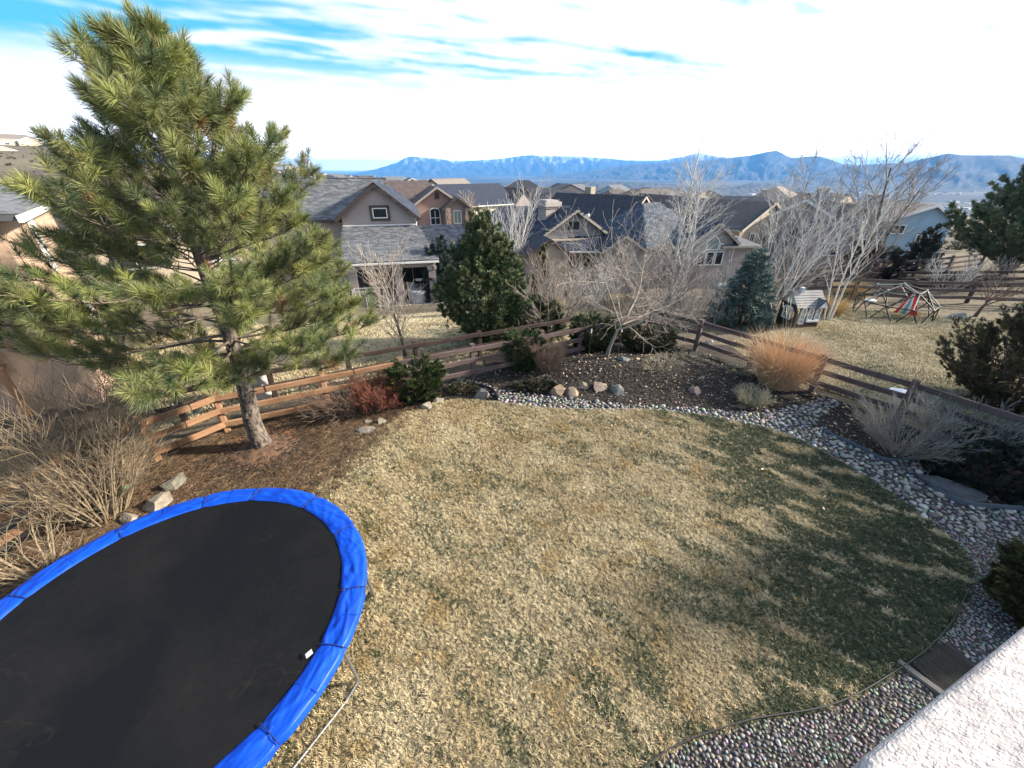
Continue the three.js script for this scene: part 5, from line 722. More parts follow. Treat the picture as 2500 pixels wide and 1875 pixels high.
function hip(t, o) {                                                // ridge along x, length r; block w by l centred
  const P = local(o), w = o.w / 2, l = o.l / 2, ov = o.over ?? 0.35, r = o.r / 2, sh = o.shift || 0, b = o.base ?? 0, g = new G();
  for (const [x0, z0, x1, z1] of [[-w, l, w, l], [w, l, w, -l], [w, -l, -w, -l], [-w, -l, -w, l]]) g.quad(P(x0, b, z0), P(x1, b, z1), P(x1, o.eave, z1), P(x0, o.eave, z0)); g.to(o.wallName || 'wall', o.wall, t);
  const A = P(-w - ov, o.eave, l + ov), B = P(w + ov, o.eave, l + ov), D = P(w + ov, o.eave, -l - ov), E = P(-w - ov, o.eave, -l - ov), R1 = P(sh - r, o.ridge, 0), R2 = P(sh + r, o.ridge, 0);
  plane(t, [A, B, R2, R1], o.roof, { shingles: o.shingles, seed: 6 }); plane(t, [B, D, R2, R2], o.roof, { shingles: o.shingles, seed: 7 }); plane(t, [D, E, R1, R2], o.roof); plane(t, [E, A, R1, R1], o.roof, { shingles: o.shingles, seed: 8 });
  const f = new G(), fy = o.eave - 0.09; for (const [p, q] of [[A, B], [B, D], [D, E], [E, A]]) f.beam([p[0], fy, p[2]], [q[0], fy, q[2]], 0.06, 0.16, { ch: 0.006, n: 1 }); f.to('gutter', o.gutter || o.trim || TRIM.dark, t);
}
function win(t, c, w, h, rot, o = {}) {                             // c: centre on the wall; rot: the way it faces, 0 = towards +z
  const n = [sin(rot), 0, cos(rot)], s = [cos(rot), 0, -sin(rot)], at = (x, y, z) => add(add(add(c, s, x), [0, 1, 0], y), n, z), fr = o.fr ?? 0.07, g = new G(), d = 0.05, be = (a, b, ww = fr) => g.beam(a, b, ww, 0.07, { up: n, ch: 0.008, n: 1 });
  const x = w / 2, y = h / 2; let topPts = [[-x, y], [x, y]]; if (o.arch) { topPts = []; for (let k = 0; k <= 8; k++) { const a = PI - k / 8 * PI; topPts.push([cos(a) * x, y + sin(a) * o.arch]); } } if (o.pts) topPts = o.pts;
  be(at(-x, -y, d), at(x, -y, d)); be(at(-x, -y, d), at(...topPts[0], d)); be(at(x, -y, d), at(...topPts[topPts.length - 1], d)); for (let k = 0; k < topPts.length - 1; k++) be(at(...topPts[k], d), at(...topPts[k + 1], d));
  const f = g.to('window', o.frame || TRIM.white, t), p = new G(), ring = [[-x, -y], [x, -y], ...[...topPts].reverse()].map(([a, b]) => at(a, b, 0.03)); p.poly(ring); p.to('pane', o.glass || glass, f);
  const m = new G(); let any = 0; for (let k = 1; k <= (o.v || 0); k++) { const q = -x + w * k / (o.v + 1); m.beam(at(q, -y, d), at(q, y, d), fr * 0.6, 0.05, { up: n, n: 1 }); any = 1; } for (let k = 1; k <= (o.hz || 0); k++) { const q = -y + h * k / (o.hz + 1); m.beam(at(-x, q, d + 0.002), at(x, q, d + 0.002), fr * 0.6, 0.05, { up: n, n: 1 }); any = 1; } if (any) m.to('mullion', o.frame || TRIM.white, f);
  if (o.surround) { const q = new G(), e = o.sw ?? 0.14, b2 = (a, b) => q.beam(a, b, e, 0.09, { up: n, ch: 0.01, n: 1 }); const X = x + e / 2 + fr / 2, Yy = y + e / 2 + fr / 2; b2(at(-X - e / 2, -Yy, 0.04), at(X + e / 2, -Yy, 0.04)); b2(at(-X - e / 2, Yy, 0.04), at(X + e / 2, Yy, 0.04)); b2(at(-X, -Yy, 0.042), at(-X, Yy, 0.042)); b2(at(X, -Yy, 0.042), at(X, Yy, 0.042)); q.to('surround', o.surround, f); }
  return f;
}
const boxPart = (t, name, mat, c, s, rot = 0) => new G().box(c, s, rot).to(name, mat, t);
const shadedSh = [[0.012, 0.018, 0.034], [0.042, 0.056, 0.092]], greySh = [[0.068, 0.073, 0.083], [0.15, 0.158, 0.17]];  // first pair has the roof shade put into its dark navy colour

// the house with the covered porch
{
  const by = -1.75, t = thing('house', 'grey stucco house with a covered porch and one small gable window', 'house', [-8.7, by, -28.2], 0.225), Yb = (y) => y - by;
  gable(t, { w: 4.5, l: 9, base: 0, eave: Yb(3.15), ridge: Yb(4.95), wall: WALL.mauve, roof: ROOF.slate, shingles: shadedSh, over: 0.35, fo: 0.35, cx: 0, cz: 0, fw: 0.24 });
  { const P = local({ cx: -5.6, cz: -5.2, rot: PI / 2 }); gable(t, { w: 7.6, l: 9, base: 0, eave: Yb(2.9), ridge: Yb(5.08), wall: WALL.mauve, roof: ROOF.grey, shingles: greySh, over: 0.3, cx: 0.2, cz: -4.9, rot: PI / 2 }); }
  plane(t, [[-2.05, Yb(1.02), 4.35], [3.45, Yb(1.02), 4.35], [2.45, Yb(2.5), 0.06], [-2.3, Yb(2.5), 0.06]], ROOF.grey, { name: 'porch_roof', shingles: greySh, th: 0.16 });
  boxPart(t, 'flashing', TRIM.white, [0.05, Yb(2.56), 0.1], [4.6, 0.07, 0.08]);
  boxPart(t, 'gutter', TRIM.white, [0.7, Yb(0.92), 4.42], [5.5, 0.1, 0.09]); boxPart(t, 'porch_beam', WALL.mauve, [0.7, Yb(0.72), 4.0], [5.1, 0.26, 0.3]);
  { const g = new G(); g.tri([-2.02, Yb(0.9), 4.2], [-2.22, Yb(2.35), 0.05], [-2.1, Yb(0.75), 0.05]); g.to('porch_gable', WALL.mauve, t); }
  for (const x of [-1.6, 1.0, 3.0]) { const p = boxPart(t, 'pillar', WALL.mauve, [x, Yb(-0.55), 4.0], [0.44, 2.4, 0.44]); new G().box([x, Yb(0.52), 4.0], [0.56, 0.16, 0.56]).to('capital', WALL.mauve, p); new G().box([x, Yb(-1.6), 4.0], [0.52, 0.3, 0.52]).to('plinth', WALL.mauve, p); }
  boxPart(t, 'porch_floor', TRIM.tan, [0.6, 0.06, 2.2], [5.8, 0.16, 4.6]);
  boxPart(t, 'back_wall', WALL.mauve, [0.5, 1.2, 0.12], [5.2, 2.7, 0.1]); boxPart(t, 'porch_side_wall', WALL.mauve, [3.35, 1.2, 1.9], [0.06, 2.6, 3.6]);
  win(t, [-1.0, 1.35, 0.2], 2.0, 2.2, 0, { frame: TRIM.tan, v: 1 }); win(t, [1.8, 1.35, 0.2], 2.2, 2.0, 0, { frame: TRIM.tan, v: 1 });
  win(t, [0.15, Yb(3.28), 0.01], 0.86, 0.56, 0, { surround: TRIM.dark, sw: 0.15, fr: 0.06 }); { const d = new G(); d.tube([[2.3, Yb(3.0), 0.12], [2.4, Yb(2.7), 0.06], [2.36, Yb(2.5), 0.05]], 0.05, 6); d.to('downspout', TRIM.white, t); }
  { const v = new G(); v.tube([[-4.2, Yb(5.1), -4.3], [-4.2, Yb(6.2), -4.3]], 0.11, 8, true); v.to('vent_pipe', TRIM.grey, t); }
}
// porch furniture of that house
{
  const cov = M({ color: C(0.36, 0.38, 0.40), roughness: 0.5, bumpMap: stuccoB, bumpScale: 0.01 });
  const t = thing('covered_table', 'round table under a grey silver cover on the porch', 'table', [-5.9, -1.6, -24.9]); const g = new THREE.CylinderGeometry(0.55, 0.5, 0.72, 28, 4), p = g.attributes.position; for (let i = 0; i < p.count; i++) { const a = atan2(p.getZ(i), p.getX(i)), k = 1 + 0.04 * sin(a * 9 + p.getY(i) * 3) * (0.5 - p.getY(i)); p.setX(i, p.getX(i) * k); p.setZ(i, p.getZ(i) * k); } g.translate(0, 0.36, 0); g.computeVertexNormals(); put(new THREE.Mesh(g, cov), 'cover', t); new G().tube([[0, 0.72, 0], [0, 0.76, 0]], 0.5, 24, true).to('top', M({ color: C(0.42, 0.45, 0.48), roughness: 0.4 }), t);
  [[-5.3, -25.2, 0.3, 'covered porch chair with a blue grey seat at the round table, by the right pillar'], [-6.5, -25.3, -0.3, 'covered porch chair behind the round table beside the centre pillar']].forEach(([x, z, a, l]) => { const c = thing('patio_chair', l, 'chair', [x, -1.6, z], a, null); boxPart(c, 'seat', cov, [0, 0.42, 0], [0.55, 0.12, 0.55]); boxPart(c, 'backrest', cov, [0, 0.75, -0.26], [0.55, 0.6, 0.1]); boxPart(c, 'base', M({ color: C(0.03, 0.03, 0.03) }), [0, 0.18, 0], [0.5, 0.36, 0.5]); });
  const s = thing('side_table', 'small white round table on a thin pole on the porch', 'table', [-5.85, -1.6, -25.6]); new G().tube([[0, 0, 0], [0, 1.2, 0]], 0.025, 6).to('pole', TRIM.grey, s); new G().tube([[0, 1.2, 0], [0, 1.24, 0]], 0.26, 18, true).to('top', TRIM.white, s);
  const k = thing('kennel', 'wire frame kennel at the end of the porch near the leftmost pillar', 'kennel', [-8.4, -1.65, -23.0], 0.2), kg = new G(); for (const x of [-0.7, 0, 0.7]) for (const z of [-0.4, 0.4]) kg.beam([x, 0, z], [x, 1.3, z], 0.035, 0.035, { n: 1 }); for (const y of [0.05, 1.3]) for (const z of [-0.4, 0.4]) kg.beam([-0.7, y, z], [0.7, y, z], 0.035, 0.035, { n: 1 }); for (const y of [0.05, 1.3]) for (const x of [-0.7, 0.7]) kg.beam([x, y, -0.4], [x, y, 0.4], 0.035, 0.035, { n: 1 }); kg.to('frame', M({ color: C(0.55, 0.56, 0.57), metalness: 0.4, roughness: 0.4 }), k); boxPart(k, 'panel', M({ color: C(0.20, 0.19, 0.17) }), [0, 0.4, -0.42], [1.3, 0.7, 0.02]);
  const um = thing('folded_umbrella', 'closed blue patio umbrella standing by the middle porch pillar', 'umbrella', [-7.45, -1.6, -23.6]); new G().tube([[0, 0, 0], [0, 0.4, 0], [0, 1.0, 0], [0.02, 1.5, 0]], [0.16, 0.15, 0.1, 0.02], 9).to('canopy', M({ color: C(0.30, 0.36, 0.46), roughness: 0.6 }), um); new G().tube([[0.02, 1.45, 0], [0.02, 1.7, 0]], 0.02, 6).to('pole', TRIM.grey, um);
  const gr = thing('covered_grill', 'grill under a shiny grey cover behind the dark rail fence, under the pine', 'grill', [-7.15, -0.05, -9.95]); const b = new THREE.BoxGeometry(0.5, 1.0, 0.45, 8, 12, 8), q = b.attributes.position; for (let i = 0; i < q.count; i++) { const y = q.getY(i) + 0.5, k = y > 0.75 ? 1 - (y - 0.75) * 1.5 : 1 - 0.12 * sin(y * 5); q.setXYZ(i, q.getX(i) * k + 0.03 * noise(q.getX(i) * 6, y * 5, q.getZ(i) * 6), y * 1.05, q.getZ(i) * k + 0.03 * noise(y * 6, q.getX(i) * 5, 3)); } b.computeVertexNormals(); b.translate(0, 0.1, 0); put(new THREE.Mesh(b, M({ color: C(0.42, 0.40, 0.41), roughness: 0.42 })), 'cover', gr); for (const x of [-0.18, 0.18]) new G().box([x, 0.06, 0], [0.05, 0.14, 0.3]).to('leg', M({ color: C(0.03, 0.03, 0.03) }), gr);
}
// the large house with the chimney, the front gable and the arched end window
{
  const by = -2.9, t = thing('house', 'large grey house with a square chimney, dark blue roofs and an arched end window', 'house', [4.2, by, -29.2]), Yb = (y) => y - by, A = 0.29;
  gable(t, { w: 5.0, l: 8.2, base: Yb(1.5), eave: Yb(1.72), ridge: Yb(3.3), wall: WALL.grey, roof: ROOF.slate, shingles: shadedSh, rot: A, over: 0.45, fo: 0.4, trim: TRIM.tan, hipBack: 1.2, fw: 0.16 });
  hip(t, { w: 10.5, l: 6.5, r: 5.6, shift: 1.0, base: 0, eave: Yb(0.8), ridge: Yb(3.25), cx: -3.3, cz: -5.2, rot: 0.12, wall: WALL.grey, roof: ROOF.slate, shingles: shadedSh });
  hip(t, { w: 6.0, l: 4.2, r: 4.2, base: 0, eave: Yb(0.65), ridge: Yb(2.1), cx: -9.2, cz: -3.2, rot: 0.1, wall: WALL.tan, roof: ROOF.slate, shingles: shadedSh, gutter: TRIM.white });
  boxPart(t, 'soffit_ledge', TRIM.tan, [...local({ rot: A })(0, Yb(1.55), 0.15)], [5.2, 0.1, 0.5], A);
  boxPart(t, 'porch_back_wall', WALL.grey, [0.9, Yb(-0.9), -0.9], [4.2, 4.1, 0.1]);
  plane(t, [[-1.0, Yb(0.95), 1.55], [2.5, Yb(1.0), 1.15], [2.4, Yb(1.72), -0.35], [-1.9, Yb(1.6), 0.3]], ROOF.slate, { name: 'porch_roof', shingles: shadedSh, th: 0.12 }); boxPart(t, 'gutter', TRIM.white, [0.75, Yb(0.92), 1.42], [3.5, 0.1, 0.09], 0.11);
  win(t, [0.4, Yb(-0.6), -0.84], 2.4, 2.2, 0, { frame: TRIM.tan, v: 2 }); for (const x of [-0.75, 1.6]) boxPart(t, 'pillar', WALL.grey, [x, Yb(-1.05), 1.1], [0.35, 3.9, 0.35]);
  gable(t, { w: 2.5, l: 4, base: 0, eave: Yb(1.15), ridge: Yb(1.95), wall: WALL.grey, roof: ROOF.slate, cx: 3.0, cz: 2.2, rot: 0.1, over: 0.25, trim: TRIM.tan, fw: 0.14 });
  gable(t, { w: 2.5, l: 5, base: 0, eave: Yb(1.1), ridge: Yb(1.9), wall: WALL.tan, roof: ROOF.slate, cx: -1.9, cz: 3.1, rot: 0.2, over: 0.25, trim: TRIM.dark, fw: 0.14 });
  win(t, local({ rot: A })(-0.05, Yb(2.42), 0.02), 0.86, 0.55, A, { frame: TRIM.grey, v: 1, hz: 0, surround: WALL.grey, sw: 0.1 });
  win(t, [2.85, Yb(0.52), 2.24], 0.85, 0.98, 0.1, { frame: TRIM.tan, glass: glass });
  // chimney
  const ch = boxPart(t, 'chimney', WALL.grey, [-1.6, Yb(2.7), -2.2], [1.05, 2.1, 1.05], 0.5); new G().box([-1.6, Yb(3.42), -2.2], [1.2, 0.14, 1.2], 0.5).box([-1.6, Yb(3.62), -2.2], [1.36, 0.3, 1.36], 0.5).box([-1.6, Yb(3.82), -2.2], [1.0, 0.12, 1.0], 0.5).to('chimney_cap', WALL.grey, ch); new G().box([-1.6, Yb(2.0), -2.2], [1.18, 0.06, 1.18], 0.5).to('flashing', TRIM.white, ch);
  // end wing with the pyramid roof and the arched gable
  hip(t, { w: 7.0, l: 6.4, r: 2.0, shift: 0.6, base: 0, eave: Yb(0.95), ridge: Yb(3.5), cx: 6.2, cz: -5.0, rot: 0.62, wall: WALL.grey, roof: ROOF.grey, shingles: [[0.028, 0.038, 0.058], [0.10, 0.118, 0.15]] });
  gable(t, { w: 3.0, l: 5, base: 0, eave: Yb(1.3), ridge: Yb(2.42), wall: WALL.mauve, roof: ROOF.slate, shingles: shadedSh, cx: 10.15, cz: -0.8, rot: 0.12, over: 0.3, fo: 0.3, trim: TRIM.tan });
  hip(t, { w: 2.2, l: 3, r: 0.6, base: 0, eave: Yb(0.98), ridge: Yb(1.5), cx: 12.0, cz: -2.6, rot: 0.12, wall: WALL.mauve, roof: ROOF.grey, gutter: TRIM.tan });
  const at = local({ cx: 10.15, cz: -0.8, rot: 0.12 }); win(t, at(-0.1, Yb(0.95), 0.02), 0.9, 0.5, 0.12, { pts: [[-0.45, 0.3], [0.1, 0.72], [0.45, 0.35]], glass: paleGlass }); win(t, at(0.72, Yb(0.85), 0.02), 0.5, 0.3, 0.12, { pts: [[-0.25, 0.32], [0.25, 0.05]], glass: paleGlass });
  for (const x of [-0.75, -0.1, 0.6]) win(t, at(x, Yb(0.1), 0.02), 0.55, 0.9, 0.12, {}); win(t, [11.6, Yb(0.35), -1.1], 0.42, 0.95, 0.12, { v: 1 });
  for (const [x, y, z] of [[4.6, 2.55, -4.2], [5.6, 1.95, -2.9], [7.2, 2.3, -3.6]]) { const v = new G(); v.tube([[x, Yb(y) - 0.3, z], [x, Yb(y) + 0.25, z]], 0.06, 7, true); v.to('vent_pipe', TRIM.grey, t); }
}
// the beige house behind the aspens
{
  const by = -3.4, t = thing('house', 'beige stucco house with a plum dark roof behind the crooked aspen', 'house', [21.9, by, -37], 0.55), Yb = (y) => y - by;
  gable(t, { w: 7.4, l: 10, base: 0, eave: Yb(1.45), ridge: Yb(3.25), wall: WALL.tan, roof: ROOF.char, trim: TRIM.tan, over: 0.3, fo: 0.3 });
  boxPart(t, 'bay_wall', WALL.tan, [1.9, Yb(-0.8), 0.35], [3.4, 5, 0.7]);
  for (const [x, y] of [[-1.9, 0.6], [0.1, 0.75]]) win(t, [x, Yb(y), x > 0 ? 0.72 : 0.02], 0.62, 0.8, 0, { v: 1, surround: WALL.cream, sw: 0.12 }); win(t, [1.9, Yb(0.6), 0.72], 0.7, 0.8, 0, { v: 1 }); win(t, [-1.5, Yb(-1.6), 0.02], 1.1, 0.8, 0, { v: 2 });
  const a = thing('patio_umbrella', 'closed blue patio umbrella by the beige house wall', 'umbrella', [18.7, -2.9, -33.5]); new G().tube([[0, 1.4, 0], [0, 2.3, 0], [0, 2.6, 0]], [0.42, 0.22, 0.02], 9).to('canopy', M({ color: C(0.08, 0.13, 0.26) }), a); new G().tube([[0, 0, 0], [0, 2.6, 0]], 0.03, 6).to('pole', TRIM.grey, a);
  const s = thing('covered_furniture', 'pale snow dusted patio cover below the beige house', 'cover', [15.9, -2.3, -30.2]); const g = new THREE.SphereGeometry(1, 14, 8); g.scale(0.8, 0.3, 0.5); g.translate(0, 0.3, 0); put(new THREE.Mesh(g, M({ color: C(0.55, 0.6, 0.66), roughness: 0.5 })), 'cover', s);
}
{
  const by = -2.2, t = thing('house', 'tan gabled house with tall white windows among the birches', 'house', [27.2, by, -34], -0.25), Yb = (y) => y - by;
  gable(t, { w: 5, l: 8, base: 0, eave: Yb(1.6), ridge: Yb(3.2), wall: WALL.mauve, roof: ROOF.brown, trim: TRIM.tan });
  gable(t, { w: 3.2, l: 6, base: 0, eave: Yb(1.1), ridge: Yb(2.3), wall: WALL.mauve, roof: ROOF.brown, trim: TRIM.tan, cx: -2.2, cz: 2.0 });
  for (const [x, y] of [[0.4, 0.3], [1.1, 0.3], [1.9, 0.3]]) win(t, [x, Yb(y), 0.02], 0.6, 1.1, 0, { hz: 1 }); win(t, [-2.2, Yb(0.3), 2.02], 1.3, 0.9, 0, { v: 1 }); boxPart(t, 'chimney', WALL.mauve, [1.8, Yb(3.3), -3], [0.9, 1.4, 0.9]);
}
{
  const by = -1.6, t = thing('house', 'pale blue sided house with white trim beyond the bare trees', 'house', [35.2, by, -37.5], -0.12), Yb = (y) => y - by;
  gable(t, { w: 5.6, l: 9, base: 0, eave: Yb(1.75), ridge: Yb(3.05), wall: WALL.blue, roof: ROOF.taupe, trim: TRIM.white, peakX: 0.9 }); win(t, [-1.3, Yb(1.15), 0.02], 1.0, 0.7, 0, { v: 1 }); win(t, [0.8, Yb(0.3), 0.02], 0.8, 0.9, 0, { v: 1 });
  { const g = new G(); for (let y = 0.25; y < Yb(1.7); y += 0.22) g.box([0, y, 0.012], [5.5, 0.02, 0.02]); g.to('siding', WALL.blue, t); }
}
// the brown house with the stone entry
{
  const by = -1.3, t = thing('house', 'red brown house with a stone entry gable and purple brown roof', 'house', [-7.7, by, -45.5], 0.3), Yb = (y) => y - by;
  gable(t, { w: 4.3, l: 6, base: 0, eave: Yb(2.75), ridge: Yb(4.15), wall: WALL.pink, roof: ROOF.brown, trim: TRIM.tan, over: 0.3, fo: 0.4, fw: 0.18 });
  gable(t, { w: 2.5, l: 2.6, base: 0, eave: Yb(2.35), ridge: Yb(3.25), wall: WALL.stone, roof: ROOF.brown, trim: TRIM.dark, cx: 1.75, cz: 1.4, over: 0.3, fo: 0.5, fw: 0.16 });
  hip(t, { w: 9.5, l: 7, r: 4.5, base: 0, eave: Yb(2.5), ridge: Yb(4.75), wall: WALL.pink, roof: ROOF.brown, cx: -2.6, cz: -5.4 });
  win(t, [-0.35, Yb(1.35), 0.03], 1.0, 1.35, 0, { v: 1, hz: 1, arch: 0.25, fr: 0.09 }); win(t, [0, Yb(3.35), 0.03], 0.4, 0.35, 0, { arch: 0.2, frame: TRIM.dark, glass: TRIM.dark }); win(t, [1.75, Yb(1.5), 1.43], 0.75, 1.2, 0, { v: 1, glass: paleGlass }); for (const x of [0.75, 2.75]) boxPart(t, 'stone_pillar', WALL.stone, [x, Yb(0.6), 1.6], [0.5, 3.6, 0.5]);
  { const r = rng(8), g = new G(); for (let i = 0; i < 60; i++) { const x = (i % 2 ? 0.75 : 2.75) + (r() - 0.5) * 0.4; g.box([x, Yb(-0.8) + r() * 2.9, 1.86], [0.14 + 0.12 * r(), 0.1 + 0.08 * r(), 0.03]); } tag(g.to('stones', M({ color: C(0.36, 0.25, 0.2) }), t), null, null, null, 'stuff'); }
}
// the house close on the left, sunlit orange wall and grey roof
{
  const t = thing('house', 'orange stucco house wall with a tall thin window behind the big pine', 'house', [-13.65, 0, -12.5], 0), a = atan2(4.9, 5.8);
  // wall runs from (-11.2,-9.6) to (-16.1,-15.4); it faces away to the side of the sun
  const P0 = [3.2, 0, 3.8], P1 = [-1.75, 0, -2.06], H = 4.95, g = new G(), d = nrm(sub(P1, P0)), n = [-d[2], 0, d[0]]; const Nn = n[0] > 0 ? n : [-n[0], 0, -n[2]], up = (p, y) => [p[0], y, p[2]], back = (p, k) => add(p, Nn, -k);
  g.quad(up(P0, 0), up(P1, 0), up(P1, H), up(P0, H)); g.quad(up(P1, 0), up(back(P1, 8), 0), up(back(P1, 8), H), up(P1, H)); g.quad(up(back(P0, 8), 0), up(P0, 0), up(P0, H), up(back(P0, 8), H)); g.quad(up(back(P1, 8), 0), up(back(P0, 8), 0), up(back(P0, 8), H), up(back(P1, 8), H)); g.to('wall', WALL.orange, t);
  const o = 0.45, A = up(add(add(P0, d, -o), Nn, o), H), B = up(add(add(P1, d, o), Nn, o), H), Cc = up(add(back(P1, 4), d, -3.2), H + 1.5), D = up(add(back(P0, 4), d, 3.2), H + 1.5), E = up(add(back(P1, 8), d, o), H), F = up(add(back(P0, 8), d, -o), H);
  plane(t, [A, B, Cc, D], ROOF.grey, {}); plane(t, [B, E, Cc, Cc], ROOF.grey, {}); plane(t, [F, A, D, D], ROOF.grey, {}); plane(t, [E, F, D, Cc], ROOF.grey, {});
  const gu = new G(); gu.beam(add(A, [0, -0.1, 0]), add(B, [0, -0.1, 0]), 0.09, 0.14, { n: 1 }).beam(add(B, [0, -0.1, 0]), add(E, [0, -0.1, 0]), 0.09, 0.14, { n: 1 }); gu.to('gutter', TRIM.white, t);
  const face = atan2(Nn[0], Nn[2]); win(t, add(mixv(up(P0, 0), up(P1, 0), 0.42), [0, 3.95, 0]), 0.42, 1.25, face, { hz: 1, fr: 0.09 }); win(t, add(mixv(up(P0, 0), up(P1, 0), 0.72), [0, 1.5, 0]), 0.9, 1.2, face, { v: 1 });
  const dk = thing('timber_deck', 'brown timber deck stair against the orange house', 'deck', [-11.75, 0, -8.25], 0.7); dk.scale.set(0.8, 1.6, 0.8); const wd = cedar; for (const [x, z] of [[-0.9, -0.4], [0.3, -0.4], [-0.9, 0.9], [0.3, 0.9]]) new G().beam([x, 0, z], [x, 2.2, z], 0.14, 0.14, { n: 3, rough: 0.005 }).to('post', wd, dk); for (let k = 0; k < 8; k++) new G().beam([-1.0, 1.2, -0.5 + k * 0.2], [0.4, 1.2, -0.5 + k * 0.2], 0.18, 0.04, { up: [0, 1, 0], n: 1 }).to('board', wd, dk); for (const z of [-0.4, 0.9]) new G().beam([-1, 2.15, z], [0.4, 2.15, z], 0.1, 0.1, { n: 1 }).to('handrail', wd, dk); for (let k = 0; k < 9; k++) new G().beam([-0.85 + k * 0.13, 1.25, 0.9], [-0.85 + k * 0.13, 2.12, 0.9], 0.04, 0.04, { n: 1 }).to('baluster', wd, dk);
}
// ---------------------------------------------------------------- generic houses, farther off
function plainHouse(name, label, pos, turn, o, group) {
  const t = thing(name, label, 'house', pos, turn, group), w = o.w, l = o.l, e = o.e, r = o.rise;
  if (o.hip) hip(t, { w, l, r: max(0.3, w - l), base: -3, eave: e, ridge: e + r, wall: o.wall, roof: o.roof, trim: o.trim }); else gable(t, { w, l, base: -3, eave: e, ridge: e + r, wall: o.wall, roof: o.roof, trim: o.trim, cz: l / 2, over: 0.4 });
  const zf = l / 2 + 0.02; for (let i = 0; i < (o.nw ?? 3); i++) for (const y of o.two ? [1.5, 4.2] : [1.5]) win(t, [-w / 2 + w * (i + 0.5) / (o.nw ?? 3), y, zf], w / (o.nw ?? 3) * 0.42, 1.2, 0, { v: 1, fr: 0.12 });
  if (o.wing) gable(t, { w: w * 0.42, l: 3, base: -3, eave: e * 0.9, ridge: e * 0.9 + r * 0.6, wall: o.wall, roof: o.roof, trim: o.trim, cx: w * 0.22, cz: l / 2 + 1.6, over: 0.35 });
  if (o.chimney) boxPart(t, 'chimney', o.wall, [w * 0.2, e + r, -l * 0.2], [0.9, 1.6, 0.9]);
  return t;
}
const cx = (az, D) => [sin(az * R) * D, -cos(az * R) * D];
function placeHouse(label, az, D, turn, top, o) { const [x, z] = cx(az, D), ridgeY = 5.7 + D * Math.tan(top * R), y = ridgeY - o.e - o.rise; return plainHouse('house', label, [x, y, z], turn, o); }
// second and third rows, each where its ridge shows
placeHouse('tan house with a gable and dark slate roof behind the red brown house', -5.6, 66, -0.9, -1.55, { w: 8, l: 11, e: 4.6, rise: 2.4, wall: WALL.cream, roof: ROOF.slate, trim: TRIM.white, wing: 1 });
placeHouse('cream house with a taupe roof just over the red brown house', -8.0, 78, -0.5, -0.95, { w: 9, l: 9, e: 5, rise: 2.6, wall: WALL.cream, roof: ROOF.taupe, trim: TRIM.dark });
placeHouse('brown gabled house with steep dark eaves beside the street trees', -0.2, 70, 0.6, -2.0, { w: 6, l: 8, e: 4, rise: 3.0, wall: WALL.mauve, roof: ROOF.brown, trim: TRIM.dark });
placeHouse('yellow tan hipped house behind the tall aspen clump', 3.2, 92, 0.1, -1.95, { hip: 1, w: 16, l: 10, e: 4.4, rise: 2.2, two: 0, nw: 5, wall: WALL.cream, roof: ROOF.char, trim: TRIM.dark });
placeHouse('tan hipped house just left of the chimney with white eaves', 6.4, 84, 0.2, -2.1, { hip: 1, w: 12, l: 9, e: 4.2, rise: 2.2, nw: 5, wall: WALL.olive, roof: ROOF.char, trim: TRIM.white });
placeHouse('olive house with a dark charcoal roof and two nested gables behind the hip roof', 10.9, 52, 0.75, -2.75, { w: 8.5, l: 12, e: 2.6, rise: 3.2, nw: 2, wall: WALL.olive, roof: ROOF.char, trim: TRIM.tan, wing: 1, chimney: 1 });
placeHouse('grey and white two storey house with a dark roof beyond the olive gables', 14.9, 68, 0.5, -2.75, { w: 8, l: 10, e: 4.6, rise: 2.0, two: 1, nw: 3, wall: WALL.white, roof: ROOF.char, trim: TRIM.white });
placeHouse('brown roofed gable house next to the grey and white one', 18.6, 62, 0.3, -2.7, { w: 7.5, l: 10, e: 4.2, rise: 2.6, wall: WALL.mauve, roof: ROOF.brown, trim: TRIM.white });
placeHouse('dark roofed wide house seen through the crooked aspen', 22.3, 66, 0.4, -3.0, { hip: 1, w: 16, l: 10, e: 4, rise: 2.6, wall: WALL.tan, roof: ROOF.char, trim: TRIM.tan, chimney: 1 });
placeHouse('green grey roofed house with a pale chimney behind the beige house', 27.6, 70, -0.3, -2.55, { hip: 1, w: 14, l: 9, e: 4, rise: 2.6, wall: WALL.tan, roof: ROOF.slate, trim: TRIM.tan, chimney: 1 });
placeHouse('pale pinkish tan house rising behind the tangle of birch stems', 33.2, 48, -0.5, -2.6, { w: 8, l: 9, e: 4.2, rise: 2.2, wall: WALL.mauve, roof: ROOF.brown, trim: TRIM.white, chimney: 1 });
placeHouse('grey sided house with a pale gable among the far roofs', -23.4, 118, 0.2, -0.55, { w: 10, l: 12, e: 5, rise: 2.8, two: 1, wall: WALL.blue, roof: ROOF.char, trim: TRIM.white });
placeHouse('wide hipped tan house behind the porch house ridge', -26.5, 92, 0.2, -0.55, { hip: 1, w: 15, l: 9, e: 4.6, rise: 2.6, wall: WALL.tan, roof: ROOF.grey, trim: TRIM.tan });
placeHouse('low dark blue roof beyond the porch house ridge', -19.6, 62, 0.25, -1.0, { hip: 1, w: 11, l: 8, e: 3.6, rise: 1.9, wall: WALL.grey, roof: ROOF.slate, trim: TRIM.white });
placeHouse('long pale roofed house between the porch house and the suburb', -16.5, 100, 0.1, -0.95, { hip: 1, w: 18, l: 9, e: 4, rise: 2, wall: WALL.cream, roof: ROOF.grey, trim: TRIM.white });
placeHouse('plum brown roofed house beyond the orange house', -42.0, 34, 0.7, -0.2, { hip: 1, w: 11, l: 9, e: 3.0, rise: 2.4, wall: WALL.tan, roof: ROOF.brown, trim: TRIM.tan });
